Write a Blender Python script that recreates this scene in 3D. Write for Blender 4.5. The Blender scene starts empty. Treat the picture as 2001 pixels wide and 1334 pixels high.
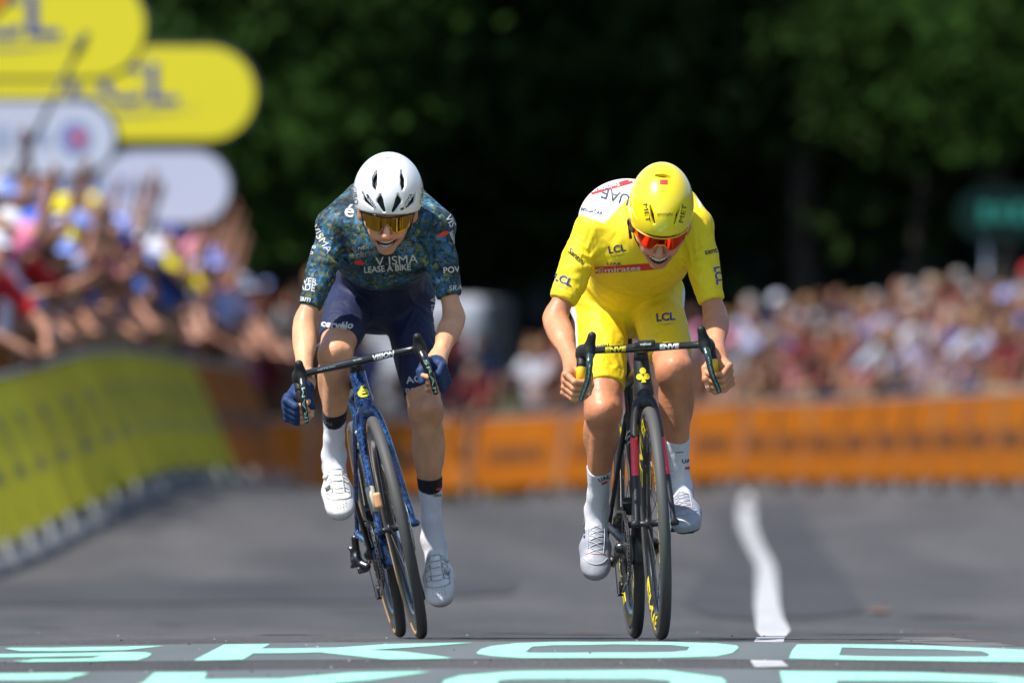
import bpy, bmesh, math, random
import numpy as np
from mathutils import Vector, Matrix
from mathutils.bvhtree import BVHTree

random.seed(7)
rng = np.random.default_rng(7)
SC = bpy.context.scene
COL = SC.collection
R = math.radians

# ------------------------------------------------------------------ camera, sky, sun, exposure
CAM_H = 0.9          # lens height above the finish-line road
CAM_D = 32.5         # metres from the lens to the front wheels (y = 0)
FPX = 2001 * 400 / 36.0
cam_d = bpy.data.cameras.new('camera')
cam_d.lens = 400
cam_d.sensor_width = 36
cam_d.shift_y = -33 / 2001
cam_d.clip_start = 0.5
cam_d.clip_end = 2000
cam_d.dof.use_dof = True
cam_d.dof.focus_distance = CAM_D + 1.05
cam_d.dof.aperture_fstop = 4.4
cam_o = bpy.data.objects.new('camera', cam_d)
COL.objects.link(cam_o)
cam_o.location = (0, -CAM_D, CAM_H)
cam_o.rotation_euler = (R(90), 0, 0)
SC.camera = cam_o

SUN_EL, SUN_DIR = R(58), np.array([-0.86, -0.51])      # sun high, from the left and a little towards the lens
sun_az = math.atan2(SUN_DIR[1], SUN_DIR[0])
world = bpy.data.worlds.new('World')
SC.world = world
world.use_nodes = True
wn = world.node_tree.nodes
sky = wn.new('ShaderNodeTexSky')
sky.sky_type = 'NISHITA'
sky.sun_disc = False
sky.sun_elevation = SUN_EL
sky.sun_rotation = math.pi / 2 - sun_az
sky.altitude = 900
world.node_tree.links.new(sky.outputs[0], wn['Background'].inputs[0])
wn['Background'].inputs[1].default_value = 0.15
sun_d = bpy.data.lights.new('sun', 'SUN')
sun_d.energy = 5.0
sun_d.angle = R(0.5)
sun_d.color = (1.0, 0.955, 0.88)
sun_o = bpy.data.objects.new('sun', sun_d)
COL.objects.link(sun_o)
to_sun = Vector((math.cos(SUN_EL) * math.cos(sun_az), math.cos(SUN_EL) * math.sin(sun_az), math.sin(SUN_EL)))
sun_o.rotation_euler = to_sun.to_track_quat('Z', 'Y').to_euler()
sun_o.location = (0, 0, 40)
SC.view_settings.view_transform = 'Standard'
SC.view_settings.look = 'None'
SC.view_settings.gamma = 1
SC.view_settings.exposure = 0.52
SC.view_settings.use_curve_mapping = False
SC.render.engine = 'CYCLES'
SC.cycles.use_denoising = True
SC.cycles.max_bounces = 6
SC.cycles.diffuse_bounces = 3
SC.cycles.glossy_bounces = 3
SC.cycles.transmission_bounces = 4
SC.cycles.transparent_max_bounces = 6


def P(px, py, y=0.0):
    """a point seen at photo pixel (px, py), y metres behind the front wheels"""
    d = CAM_D + y
    return np.array([(px - 1000.5) * d / FPX, y, CAM_H - (py - 634) * d / FPX])


# ------------------------------------------------------------------ materials
def lin(c):
    return tuple((v / 12.92 if v <= 0.04045 else ((v + 0.055) / 1.055) ** 2.4) for v in c)


MATS = {}


def mat(name, col=(0.5, 0.5, 0.5), rough=0.5, metal=0.0, spec=0.5, attr=None, bump=0.0, bscale=60.0, var=0.0, vscale=8.0,
        coat=0.0, sheen=0.0, sss=0.0):
    if name in MATS:
        return MATS[name]
    m = bpy.data.materials.new(name)
    m.use_nodes = True
    nt = m.node_tree
    b = nt.nodes['Principled BSDF']
    b.inputs['Base Color'].default_value = (*col, 1)
    b.inputs['Roughness'].default_value = rough
    b.inputs['Metallic'].default_value = metal
    b.inputs['Specular IOR Level'].default_value = spec
    b.inputs['Coat Weight'].default_value = coat
    b.inputs['Coat Roughness'].default_value = 0.08
    b.inputs['Sheen Weight'].default_value = sheen
    if sss:
        b.inputs['Subsurface Weight'].default_value = sss
        b.inputs['Subsurface Radius'].default_value = (0.012, 0.005, 0.003)
        b.inputs['Subsurface Scale'].default_value = 0.5
    src = None
    if attr:
        a = nt.nodes.new('ShaderNodeAttribute')
        a.attribute_name = attr
        src = a.outputs['Color']
    tc = nt.nodes.new('ShaderNodeTexCoord')
    if var:
        n = nt.nodes.new('ShaderNodeTexNoise')
        n.inputs['Scale'].default_value = vscale
        n.inputs['Detail'].default_value = 4
        nt.links.new(tc.outputs['Object'], n.inputs['Vector'])
        mr = nt.nodes.new('ShaderNodeMapRange')
        mr.inputs['From Min'].default_value = 0.3
        mr.inputs['From Max'].default_value = 0.7
        mr.inputs['To Min'].default_value = 1 - var
        mr.inputs['To Max'].default_value = 1 + var
        nt.links.new(n.outputs['Fac'], mr.inputs['Value'])
        mx = nt.nodes.new('ShaderNodeVectorMath')
        mx.operation = 'SCALE'
        if src is not None:
            nt.links.new(src, mx.inputs[0])
        else:
            mx.inputs[0].default_value = col
        nt.links.new(mr.outputs[0], mx.inputs['Scale'])
        src = mx.outputs[0]
    if src is not None:
        nt.links.new(src, b.inputs['Base Color'])
    if bump:
        n = nt.nodes.new('ShaderNodeTexNoise')
        n.inputs['Scale'].default_value = bscale
        n.inputs['Detail'].default_value = 5
        nt.links.new(tc.outputs['Object'], n.inputs['Vector'])
        bp = nt.nodes.new('ShaderNodeBump')
        bp.inputs['Strength'].default_value = bump
        bp.inputs['Distance'].default_value = 0.01
        nt.links.new(n.outputs['Fac'], bp.inputs['Height'])
        nt.links.new(bp.outputs[0], b.inputs['Normal'])
    MATS[name] = m
    return m


# ------------------------------------------------------------------ objects
def tag(o, label=None, cat=None, group=None, kind=None):
    for k, v in (('label', label), ('category', cat), ('group', group), ('kind', kind)):
        if v:
            o[k] = v
    return o


def empty(name, loc=(0, 0, 0)):
    o = bpy.data.objects.new(name, None)
    COL.objects.link(o)
    o.location = loc
    o.empty_display_size = 0.1
    return o


def new_mesh(name, V, F, smooth=True, col=None, fmat=None):
    """V (n,3); F an (m,4)/(m,3) array or a list of such arrays/lists"""
    me = bpy.data.meshes.new(name)
    V = np.asarray(V, np.float32)
    if isinstance(F, np.ndarray):
        nf, k = F.shape
        me.vertices.add(len(V))
        me.vertices.foreach_set('co', V.ravel())
        me.loops.add(nf * k)
        me.loops.foreach_set('vertex_index', F.astype(np.int32).ravel())
        me.polygons.add(nf)
        me.polygons.foreach_set('loop_start', np.arange(0, nf * k, k, dtype=np.int32))
        me.update(calc_edges=True)
    else:
        me.from_pydata([tuple(map(float, v)) for v in V], [], [tuple(int(i) for i in f) for f in F])
        me.update()
    if smooth:
        me.polygons.foreach_set('use_smooth', np.ones(len(me.polygons), bool))
    if col is not None:
        a = me.color_attributes.new('Col', 'FLOAT_COLOR', 'POINT')
        c = np.ones((len(V), 4), np.float32)
        c[:, :3] = col
        a.data.foreach_set('color', c.ravel())
    if fmat is not None:
        me.polygons.foreach_set('material_index', np.asarray(fmat, np.int32))
    return me


def obj(name, V, F, m, parent=None, smooth=True, col=None, fmat=None, origin=None):
    """vertices in the parent's own frame (origin: subtract it first)"""
    V = np.asarray(V, float)
    if origin is not None:
        V = V - np.asarray(origin)
    me = new_mesh(name, V, F, smooth, col, fmat)
    for mm in (m if isinstance(m, (list, tuple)) else [m]):
        me.materials.append(mm)
    o = bpy.data.objects.new(name, me)
    COL.objects.link(o)
    if parent is not None:
        o.parent = parent
    return o


class MB:
    """collects simple shapes into one mesh"""

    def __init__(s):
        s.V, s.F, s.M, s.n = [], [], [], 0

    def add(s, V, F, mi=0):
        V = np.asarray(V, float)
        s.V.append(V)
        for f in F:
            s.F.append(tuple(int(i) + s.n for i in f))
            s.M.append(mi)
        s.n += len(V)
        return s

    def box(s, c, half, Rm=None, mi=0, taper=1.0):
        hx, hy, hz = half
        v = np.array([[x * hx * (taper if z > 0 else 1), y * hy * (taper if z > 0 else 1), z * hz] for z in (-1, 1) for y in (-1, 1) for x in (-1, 1)], float)
        if Rm is not None:
            v = v @ np.asarray(Rm).T
        v = v + np.asarray(c)
        return s.add(v, [(0, 2, 3, 1), (4, 5, 7, 6), (0, 1, 5, 4), (2, 6, 7, 3), (0, 4, 6, 2), (1, 3, 7, 5)], mi)

    def tube(s, pts, r, n=10, mi=0, flat=None, caps=True):
        V, F = sweep(pts, r, n, flat, caps)
        return s.add(V, F, mi)

    def lathe_x(s, prof, n=48, c=(0, 0, 0), mi=0, closed=True):
        """profile of (x, radius) turned about the x axis"""
        prof = np.asarray(prof, float)
        k = len(prof)
        a = np.arange(n) * 2 * math.pi / n
        V = np.empty((n, k, 3))
        V[:, :, 0] = prof[None, :, 0]
        V[:, :, 1] = prof[None, :, 1] * np.cos(a)[:, None]
        V[:, :, 2] = prof[None, :, 1] * np.sin(a)[:, None]
        F = []
        for i in range(n):
            for j in range(k if closed else k - 1):
                i2, j2 = (i + 1) % n, (j + 1) % k
                F.append((i * k + j, i * k + j2, i2 * k + j2, i2 * k + j))
        return s.add(V.reshape(-1, 3) + np.asarray(c), F, mi)

    def build(s, name, m, parent=None, smooth=False, origin=None):
        return obj(name, np.concatenate(s.V), s.F, m, parent, smooth, None, s.M if isinstance(m, (list, tuple)) else None, origin)

    def mesh(s, name, smooth=False):
        return new_mesh(name, np.concatenate(s.V), s.F, smooth, None, s.M)


def nrm(v):
    v = np.asarray(v, float)
    return v / (np.linalg.norm(v) + 1e-12)


def sweep(pts, r, n=10, flat=None, caps=True):
    """tube along pts; r scalar / list / list of (ra, rb); ra lies along the reference axis `flat`"""
    pts = np.asarray(pts, float)
    m = len(pts)
    rr = np.empty((m, 2))
    for i in range(m):
        q = r[i] if isinstance(r, (list, tuple, np.ndarray)) else r
        rr[i] = q if isinstance(q, (list, tuple, np.ndarray)) else (q, q)
    T = np.empty_like(pts)
    T[1:-1] = pts[2:] - pts[:-2]
    T[0] = pts[1] - pts[0]
    T[-1] = pts[-1] - pts[-2]
    V = []
    t0 = nrm(T[0])
    ref = np.asarray(flat, float) if flat is not None else (np.array([1.0, 0, 0]) if abs(t0[0]) < 0.8 else np.array([0, 0, 1.0]))
    for i in range(m):
        t = nrm(T[i])
        a = nrm(ref - t * (ref @ t))
        b = np.cross(t, a)
        if flat is None:
            ref = a
        for j in range(n):
            th = 2 * math.pi * j / n
            V.append(pts[i] + a * math.cos(th) * rr[i, 0] + b * math.sin(th) * rr[i, 1])
    F = []
    for i in range(m - 1):
        for j in range(n):
            j2 = (j + 1) % n
            F.append((i * n + j, i * n + j2, (i + 1) * n + j2, (i + 1) * n + j))
    if caps:
        F.append(tuple(range(n - 1, -1, -1)))
        F.append(tuple((m - 1) * n + j for j in range(n)))
    return np.array(V), F


def smooth_path(pts, k=6):
    """Catmull-Rom through pts"""
    p = np.asarray(pts, float)
    p = np.vstack([2 * p[0] - p[1], p, 2 * p[-1] - p[-2]])
    out = []
    for i in range(1, len(p) - 2):
        for t in np.arange(k) / k:
            a, b, c, d = p[i - 1:i + 3]
            out.append(0.5 * (2 * b + (c - a) * t + (2 * a - 5 * b + 4 * c - d) * t * t + (3 * b - a - 3 * c + d) * t ** 3))
    out.append(p[-2])
    return np.array(out)


# ------------------------------------------------------------------ distance-field modelling
class Grid:
    def __init__(s, lo, hi, h):
        s.h = h
        s.lo = np.asarray(lo, float) - 3 * h
        n = np.ceil((np.asarray(hi, float) + 3 * h - s.lo) / h).astype(int) + 1
        s.n = n
        s.a = np.full(tuple(n), 0.5, np.float32)

    def put(s, prim, k=0.01, mode='u', grow=0.0):
        f, lo, hi = prim
        mg = k + 3 * s.h + abs(grow)
        i0 = np.clip(np.floor((lo - mg - s.lo) / s.h).astype(int), 0, s.n)
        i1 = np.clip(np.ceil((hi + mg - s.lo) / s.h).astype(int) + 1, 0, s.n)
        if np.any(i1 <= i0):
            return s
        sl = tuple(slice(a, b) for a, b in zip(i0, i1))
        ax = [(s.lo[q] + s.h * np.arange(i0[q], i1[q])).astype(np.float32) for q in range(3)]
        d = f(ax[0][:, None, None], ax[1][None, :, None], ax[2][None, None, :]) - np.float32(grow)
        A = s.a[sl]
        if mode == 'u':
            hh = np.maximum(k - np.abs(A - d), 0) / max(k, 1e-6)
            s.a[sl] = np.minimum(A, d) - hh * hh * (k * 0.25)
        else:
            d = -d
            hh = np.maximum(k - np.abs(A - d), 0) / max(k, 1e-6)
            s.a[sl] = np.maximum(A, d) + hh * hh * (k * 0.25)
        return s

    def surface(s):
        a = s.a
        neg = a < 0
        nx, ny, nz = a.shape
        c = np.zeros((nx - 1, ny - 1, nz - 1), np.uint8)
        for i in (0, 1):
            for j in (0, 1):
                for k in (0, 1):
                    c += neg[i:nx - 1 + i, j:ny - 1 + j, k:nz - 1 + k]
        act = (c > 0) & (c < 8)
        I = np.argwhere(act)
        idx = np.full(act.shape, -1, np.int32)
        idx[act] = np.arange(len(I), dtype=np.int32)
        corners = np.array([[i, j, k] for i in (0, 1) for j in (0, 1) for k in (0, 1)])
        vals = np.stack([a[I[:, 0] + q[0], I[:, 1] + q[1], I[:, 2] + q[2]] for q in corners], 1)
        acc = np.zeros((len(I), 3))
        cnt = np.zeros(len(I))
        for p in range(8):
            for q in range(p + 1, 8):
                if np.abs(corners[p] - corners[q]).sum() != 1:
                    continue
                va, vb = vals[:, p], vals[:, q]
                mk = (va < 0) != (vb < 0)
                t = np.where(mk, va / np.where(mk, va - vb, 1), 0)
                pt = corners[p][None] + t[:, None] * (corners[q] - corners[p])[None]
                acc += np.where(mk[:, None], pt, 0)
                cnt += mk
        V = s.lo + s.h * (I + acc / np.maximum(cnt, 1)[:, None])
        Fs = []
        for ax in range(3):
            n0 = np.take(neg, range(0, a.shape[ax] - 1), ax)
            n1 = np.take(neg, range(1, a.shape[ax]), ax)
            E = np.argwhere(n0 != n1)
            if len(E) == 0:
                continue
            o1, o2 = [(1, 2), (2, 0), (0, 1)][ax]
            ok = (E[:, o1] > 0) & (E[:, o2] > 0) & (E[:, o1] < act.shape[o1]) & (E[:, o2] < act.shape[o2])
            E = E[ok]
            flip = n0[tuple(E.T)]
            q = []
            for da, db in ((-1, -1), (0, -1), (0, 0), (-1, 0)):
                e = E.copy()
                e[:, o1] += da
                e[:, o2] += db
                q.append(idx[tuple(e.T)])
            q = np.stack(q, 1)
            q[~flip] = q[~flip][:, ::-1]
            Fs.append(q)
        F = np.concatenate(Fs)
        F = F[(F >= 0).all(1)]
        return V, F


def cap(a, b, ra, rb=None, flat=None):
    """tapered capsule; flat = (axis, scale): the section is scaled by scale along axis"""
    rb = ra if rb is None else rb
    a = np.asarray(a, float)
    b = np.asarray(b, float)
    sc = 1.0
    if flat is not None:
        ax, sc = nrm(flat[0]), flat[1]
    m = max(ra, rb) * max(1, sc)
    lo, hi = np.minimum(a, b) - m, np.maximum(a, b) + m

    def f(X, Y, Z):
        x, y, z = X - a[0], Y - a[1], Z - a[2]
        ab = b - a
        if flat is not None:
            w = (x * ax[0] + y * ax[1] + z * ax[2]) * (1 / sc - 1)
            x, y, z = x + w * ax[0], y + w * ax[1], z + w * ax[2]
            ab = ab + ax * ((ab @ ax) * (1 / sc - 1))
        t = np.clip((x * ab[0] + y * ab[1] + z * ab[2]) / max(ab @ ab, 1e-9), 0, 1)
        d = np.sqrt((x - t * ab[0]) ** 2 + (y - t * ab[1]) ** 2 + (z - t * ab[2]) ** 2) - (ra + (rb - ra) * t)
        return (d * min(1.0, sc)).astype(np.float32)
    return f, lo, hi


def ell(c, r, axes=None):
    """ellipsoid; axes: rows are its own x, y, z directions"""
    c = np.asarray(c, float)
    r = np.asarray(r, float)
    A = np.eye(3) if axes is None else np.asarray(axes, float)
    e = np.sqrt(((A.T * r[None, :]) ** 2).sum(1))

    def f(X, Y, Z):
        x, y, z = X - c[0], Y - c[1], Z - c[2]
        u = [(x * A[i, 0] + y * A[i, 1] + z * A[i, 2]) / r[i] for i in range(3)]
        k0 = np.sqrt(u[0] ** 2 + u[1] ** 2 + u[2] ** 2)
        k1 = np.sqrt((u[0] / r[0]) ** 2 + (u[1] / r[1]) ** 2 + (u[2] / r[2]) ** 2)
        return (k0 * (k0 - 1) / np.maximum(k1, 1e-6)).astype(np.float32)
    return f, c - e, c + e


def rbox(c, half, r=0.003, axes=None):
    c = np.asarray(c, float)
    hf = np.asarray(half, float)
    A = np.eye(3) if axes is None else np.asarray(axes, float)
    e = np.abs(A.T * hf[None, :]).sum(1)

    def f(X, Y, Z):
        x, y, z = X - c[0], Y - c[1], Z - c[2]
        q = [np.abs(x * A[i, 0] + y * A[i, 1] + z * A[i, 2]) - (hf[i] - r) for i in range(3)]
        out = np.sqrt(sum(np.maximum(v, 0) ** 2 for v in q))
        ins = np.minimum(np.maximum(np.maximum(q[0], q[1]), q[2]), 0)
        return (out + ins - r).astype(np.float32)
    return f, c - e, c + e


def sdf(prims, h, grow=0.0, pad=0.0):
    """prims: list of (prim, k) or (prim, k, mode)"""
    us = [p for p in prims if len(p) < 3 or p[2] == 'u']
    lo = np.min([p[0][1] for p in us], 0) - pad - abs(grow)
    hi = np.max([p[0][2] for p in us], 0) + pad + abs(grow)
    g = Grid(lo, hi, h)
    for p in prims:
        md = p[2] if len(p) > 2 else 'u'
        g.put(p[0], p[1], md, grow if md == 'u' else 0.0)
    return g.surface()


def relax(V, F, it=2, w=0.5):
    n = len(V)
    for _ in range(it):
        acc = np.zeros((n, 3))
        cnt = np.zeros(n)
        for k in range(F.shape[1]):
            a, b = F[:, k], F[:, (k + 1) % F.shape[1]]
            for q in range(3):
                acc[:, q] += np.bincount(a, V[b, q], n) + np.bincount(b, V[a, q], n)
            cnt += np.bincount(a, minlength=n) + np.bincount(b, minlength=n)
        V = V * (1 - w) + w * acc / np.maximum(cnt, 1)[:, None]
    return V


def join(parts):
    Vs, Fs, n = [], [], 0
    for V, F in parts:
        Vs.append(V)
        Fs.append(F + n)
        n += len(V)
    return np.concatenate(Vs), np.concatenate(Fs)


def bvh(V, F):
    return BVHTree.FromPolygons([Vector(v) for v in V], F.tolist() if isinstance(F, np.ndarray) else F)


# ------------------------------------------------------------------ lettering
_txt = {}


def glyphs(body, bold=0.0, shear=0.0, cut=0.0, space=1.0):
    """flat triangulated lettering, height of a capital about 1, centred: (V (n,2), F)"""
    if 'M' in body:
        bold = 0.0
    key = (body, bold, shear, cut, space)
    if key in _txt:
        return _txt[key]
    cu = bpy.data.curves.new('lettering', 'FONT')
    cu.body = body
    cu.offset = bold
    cu.shear = shear
    cu.space_character = space
    cu.resolution_u = 3
    o = bpy.data.objects.new('lettering', cu)
    COL.objects.link(o)
    dg = bpy.context.evaluated_depsgraph_get()
    dg.update()
    me = o.evaluated_get(dg).to_mesh()
    bm = bmesh.new()
    bm.from_mesh(me)
    bmesh.ops.triangulate(bm, faces=bm.faces)
    if cut:
        for _ in range(3):
            es = [e for e in bm.edges if e.calc_length() > cut]
            if not es:
                break
            bmesh.ops.subdivide_edges(bm, edges=es, cuts=1)
            bmesh.ops.triangulate(bm, faces=bm.faces)
    V = np.array([v.co[:2] for v in bm.verts])
    bm.verts.index_update()
    F = [[v.index for v in f.verts] for f in bm.faces]
    bm.free()
    o.evaluated_get(dg).to_mesh_clear()
    bpy.data.objects.remove(o)
    bpy.data.curves.remove(cu)
    c = (V.min(0) + V.max(0)) / 2
    V = (V - c) / 0.72
    _txt[key] = (V, F)
    return V, F


def decal_px(tree, V2, F, cx, cy, hpx, ang=0.0, wfac=1.0, y0=-0.6, lift=0.0016, bend=None):
    """flat lettering printed on a surface: seen at photo pixel (cx, cy), capital height hpx, turned by ang degrees clockwise"""
    ca, sa = math.cos(R(ang)), math.sin(R(ang))
    out, good = [], []
    for x, yv in V2:
        x = x * wfac
        if bend:
            yv = yv + bend * x * x
        u, v = x * hpx, -yv * hpx
        px, py = cx + u * ca - v * sa, cy + u * sa + v * ca
        o = Vector(P(px, py, y0))
        dr = (o - Vector((0, -CAM_D, CAM_H))).normalized()
        loc, no, _, _ = tree.ray_cast(o, dr, 3.0)
        if loc is None:
            out.append(o)
            good.append(False)
        else:
            if no.dot(dr) > 0:
                no = -no
            out.append(loc - dr * lift * 0.6 + no * lift)
            good.append(True)
    F2 = []
    for f in F:
        if all(good[i] for i in f):
            q = [out[i] for i in f]
            if max((q[i] - q[i - 1]).length for i in range(len(f))) < 0.05:
                F2.append(f)
    used = sorted({i for f in F2 for i in f})
    mp = {j: i for i, j in enumerate(used)}
    return np.array([out[i] for i in used]).reshape(-1, 3), [[mp[i] for i in f] for f in F2]


def smile(w=1.0, t=0.07, h=0.25, n=14):
    """the thin curved underline of the bank's mark, flat"""
    V, F = [], []
    for i in range(n + 1):
        s = -1 + 2 * i / n
        th = t * (1 - 0.8 * abs(s))
        y = -0.75 - h * math.cos(s * 1.45)
        V += [(s * w, y - th), (s * w, y + th)]
    for i in range(n):
        F += [(2 * i, 2 * i + 2, 2 * i + 3), (2 * i, 2 * i + 3, 2 * i + 1)]
    return np.array(V), F


def blob2(rx, ry, n=20, pow_=2.0):
    V = [(0, 0)]
    for i in range(n):
        a = 2 * math.pi * i / n
        c, s = math.cos(a), math.sin(a)
        V.append((rx * math.copysign(abs(c) ** (2 / pow_), c), ry * math.copysign(abs(s) ** (2 / pow_), s)))
    return np.array(V), [(0, i + 1, (i + 1) % n + 1) for i in range(n)]


def rect2(w, h, nx=8, ny=2):
    V = np.array([(-w / 2 + w * i / nx, -h / 2 + h * j / ny) for j in range(ny + 1) for i in range(nx + 1)])
    F = [(j * (nx + 1) + i, j * (nx + 1) + i + 1, (j + 1) * (nx + 1) + i + 1, (j + 1) * (nx + 1) + i) for j in range(ny) for i in range(nx)]
    return V, F
# ------------------------------------------------------------------ the lie of the land
PROF_D = np.array([-80, 0, 31.5, 32.5, 33.5, 34.5, 45, 60, 80, 100, 130, 160, 220, 400.0])
PROF_Z = np.array([0, 0, 0, -0.004, -0.026, -0.052, -0.26, -0.52, -0.85, -1.02, -1.18, -1.32, -1.5, -1.5])
LINE_L = np.array([(-260, 1165, 56), (-120, 1140, 62), (0, 1118, 68), (157, 1044, 77), (285, 977, 84), (361, 952, 90), (475, 950, 98), (590, 950, 106)], float)
LINE_R = np.array([(620, 982, 150), (900, 980, 149), (1150, 966, 146), (1430, 957, 140), (1700, 962, 130), (2001, 966, 118), (2200, 970, 110)], float)


def _pts(L):
    d = L[:, 2]
    return np.stack([(L[:, 0] - 1000.5) * d / FPX, d, CAM_H - (L[:, 1] - 634) * d / FPX], 1)


PL, PR = _pts(LINE_L), _pts(LINE_R)


def prof(d):
    return np.interp(d, PROF_D, PROF_Z)


_c = np.vstack([PL[2:], PR[:6], [(0.8, 60, prof(60)), (1.6, 80, prof(80)), (2.3, 105, prof(105)), (2.8, 130, prof(130)), (-1, 60, prof(60)), (5, 80, prof(80)), (-3.5, 60, prof(60)), (5, 60, prof(60)),
                                (-30, 130, -1.0), (30, 120, -1.0), (-30, 60, -.6), (30, 60, -.6), (0, 230, -1.4), (-30, 230, -1.4), (30, 230, -1.4)]])


def _phi(r2):
    return np.where(r2 > 1e-9, 0.5 * r2 * np.log(np.maximum(r2, 1e-9)), 0)


def _sc(x, d):
    return np.stack([np.asarray(x, float) / 3.0, np.asarray(d, float) / 20.0], -1)


_q = _sc(_c[:, 0], _c[:, 1])
_n = len(_q)
_A = np.zeros((_n + 3, _n + 3))
_A[:_n, :_n] = _phi(((_q[:, None] - _q[None]) ** 2).sum(-1)) + np.eye(_n) * 0.02
_A[:_n, _n] = 1
_A[:_n, _n + 1:] = _q
_A[_n:, :_n] = _A[:_n, _n:].T
_w = np.linalg.solve(_A, np.concatenate([_c[:, 2] - prof(_c[:, 1]), np.zeros(3)]))


def road_z(x, d):
    """height of the road at x, d metres from the lens"""
    x, d = np.asarray(x, float), np.asarray(d, float)
    q = _sc(np.clip(x, -14, 16), np.clip(d, 30, 240))
    r = _phi(((q[..., None, :] - _q) ** 2).sum(-1)) @ _w[:_n] + _w[_n] + q @ _w[_n + 1:]
    t = np.clip((d - 34) / 26, 0, 1)
    return prof(d) + np.clip(r, -1.5, 1.5) * t * t * (3 - 2 * t)


ROAD_POLY = np.vstack([[(-5.2, -60), (-5.0, 20), (-4.6, 50)], PL[:, :2], [(-2.4, 111), (-4, 116), (-9, 121), (-40, 126), (-40, 153), (-12, 152.5)], PR[:, :2], [(6.6, 95), (6.8, 60), (6.8, -60)]])


def poly_dist(x, d, poly=ROAD_POLY):
    """signed distance to the road's edge, positive outside"""
    p = np.stack([x, d], -1)
    best = np.full(x.shape, 1e9)
    ins = np.zeros(x.shape, bool)
    for i in range(len(poly)):
        a, b = poly[i - 1], poly[i]
        ab = b - a
        t = np.clip(((p - a) @ ab) / (ab @ ab + 1e-12), 0, 1)
        best = np.minimum(best, np.linalg.norm(p - a - t[..., None] * ab, axis=-1))
        c = ((a[1] > p[..., 1]) != (b[1] > p[..., 1])) & (p[..., 0] < ab[0] * (p[..., 1] - a[1]) / (ab[1] + 1e-12 * (ab[1] == 0)) + a[0])
        ins ^= c
    return np.where(ins, -best, best)


def bank(s, d):
    """rise of the verge, s metres outside the road edge"""
    u = np.clip(s - 0.42, 0, None)
    return np.where(np.asarray(d) < 118, 0.18, 0.10) * np.clip(u / 0.3, 0, 1) + np.where(np.asarray(d) < 118, 0.46, 0.36) * np.clip(u, 0, 3.4) + 0.07 * np.clip(u - 3.4, 0, 16) + 0.45 * np.clip(u - 20, 0, 60)


def ground_z(x, d):
    x, d = np.atleast_1d(np.asarray(x, float)), np.atleast_1d(np.asarray(d, float))
    s = poly_dist(x, d)
    return road_z(x, d) + np.where(s > 0, bank(s, d), 0)


def road_hit(px, py, dmin=20.0):
    """where the line of sight through a photo pixel meets the road"""
    dd = np.arange(dmin, 260, 0.25)
    x = (px - 1000.5) * dd / FPX
    f = (CAM_H - (py - 634) * dd / FPX) - road_z(x, dd)
    k = np.argmax(f < 0) if np.any(f < 0) else len(dd) - 1
    k = max(k, 1)
    t = f[k - 1] / (f[k - 1] - f[k] + 1e-12)
    d = dd[k - 1] + 0.25 * t
    return (px - 1000.5) * d / FPX, d


def noise_mat(name, c1, c2, scale=3.0, rough=0.9, bump=0.0, bscale=80.0, stretch=(1, 1, 1), detail=6.0, lo=0.35, hi=0.65, spec=0.3):
    m = mat(name, c1, rough, spec=spec, bump=bump, bscale=bscale)
    nt = m.node_tree
    tc = nt.nodes.new('ShaderNodeTexCoord')
    mp = nt.nodes.new('ShaderNodeMapping')
    mp.inputs['Scale'].default_value = stretch
    n = nt.nodes.new('ShaderNodeTexNoise')
    n.inputs['Scale'].default_value = scale
    n.inputs['Detail'].default_value = detail
    n.inputs['Roughness'].default_value = 0.65
    cr = nt.nodes.new('ShaderNodeValToRGB')
    cr.color_ramp.elements[0].position = lo
    cr.color_ramp.elements[1].position = hi
    cr.color_ramp.elements[0].color = (*c1, 1)
    cr.color_ramp.elements[1].color = (*c2, 1)
    nt.links.new(tc.outputs['Object'], mp.inputs[0])
    nt.links.new(mp.outputs[0], n.inputs['Vector'])
    nt.links.new(n.outputs['Fac'], cr.inputs[0])
    nt.links.new(cr.outputs[0], nt.nodes['Principled BSDF'].inputs['Base Color'])
    return m


# terrain
gx = np.unique(np.concatenate([np.arange(-16, 16.01, 0.4), np.linspace(-90, -16, 26), np.linspace(16, 90, 26)]))
gd = np.unique(np.concatenate([np.arange(-40, 24, 4.0), np.arange(24, 40, 0.5), np.arange(40, 180, 1.0), np.linspace(180, 420, 40)]))
X, D = np.meshgrid(gx, gd, indexing='ij')
S = poly_dist(X, D)
Zr = road_z(X, D)
nn = np.sin(X * 1.7 + 3 * np.sin(D * .31)) * np.sin(D * .9 + 2 * np.sin(X * .43))
Zt = Zr + np.where(S > 0, bank(S, D) + 0.05 * nn * np.clip(S - 0.5, 0, 1) - 0.03 * np.clip(1.6 - S * 2.5, 0, 1), -0.03)
nx_, nd_ = X.shape
ii = np.arange(nx_ * nd_).reshape(nx_, nd_)
Q = np.stack([ii[:-1, :-1], ii[1:, :-1], ii[1:, 1:], ii[:-1, 1:]], -1).reshape(-1, 4)
VT = np.stack([X, D - CAM_D, Zt], -1).reshape(-1, 3)
grass_m = noise_mat('grass', (0.050, 0.060, 0.018), (0.115, 0.110, 0.032), 1.3, 0.95, 0.5, 30)
floor_m = noise_mat('forest_floor', (0.020, 0.022, 0.010), (0.045, 0.040, 0.018), 0.6, 0.95, 0.5, 12)
fm = (S.reshape(-1)[Q].mean(1) > 2.6).astype(int)
tag(obj('ground', VT, Q, [grass_m, floor_m], fmat=fm), kind='structure')

# the road: one sheet of asphalt over the terrain
VR = np.stack([X, D - CAM_D, Zr], -1).reshape(-1, 3)
QR = Q[(S.reshape(-1)[Q] < 0.55).any(1)]
asph = noise_mat('asphalt', (0.054, 0.053, 0.056), (0.096, 0.092, 0.092), 0.55, 0.88, 0.9, 160, (1.6, 0.14, 1), 9, 0.38, 0.64, 0.35)
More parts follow.
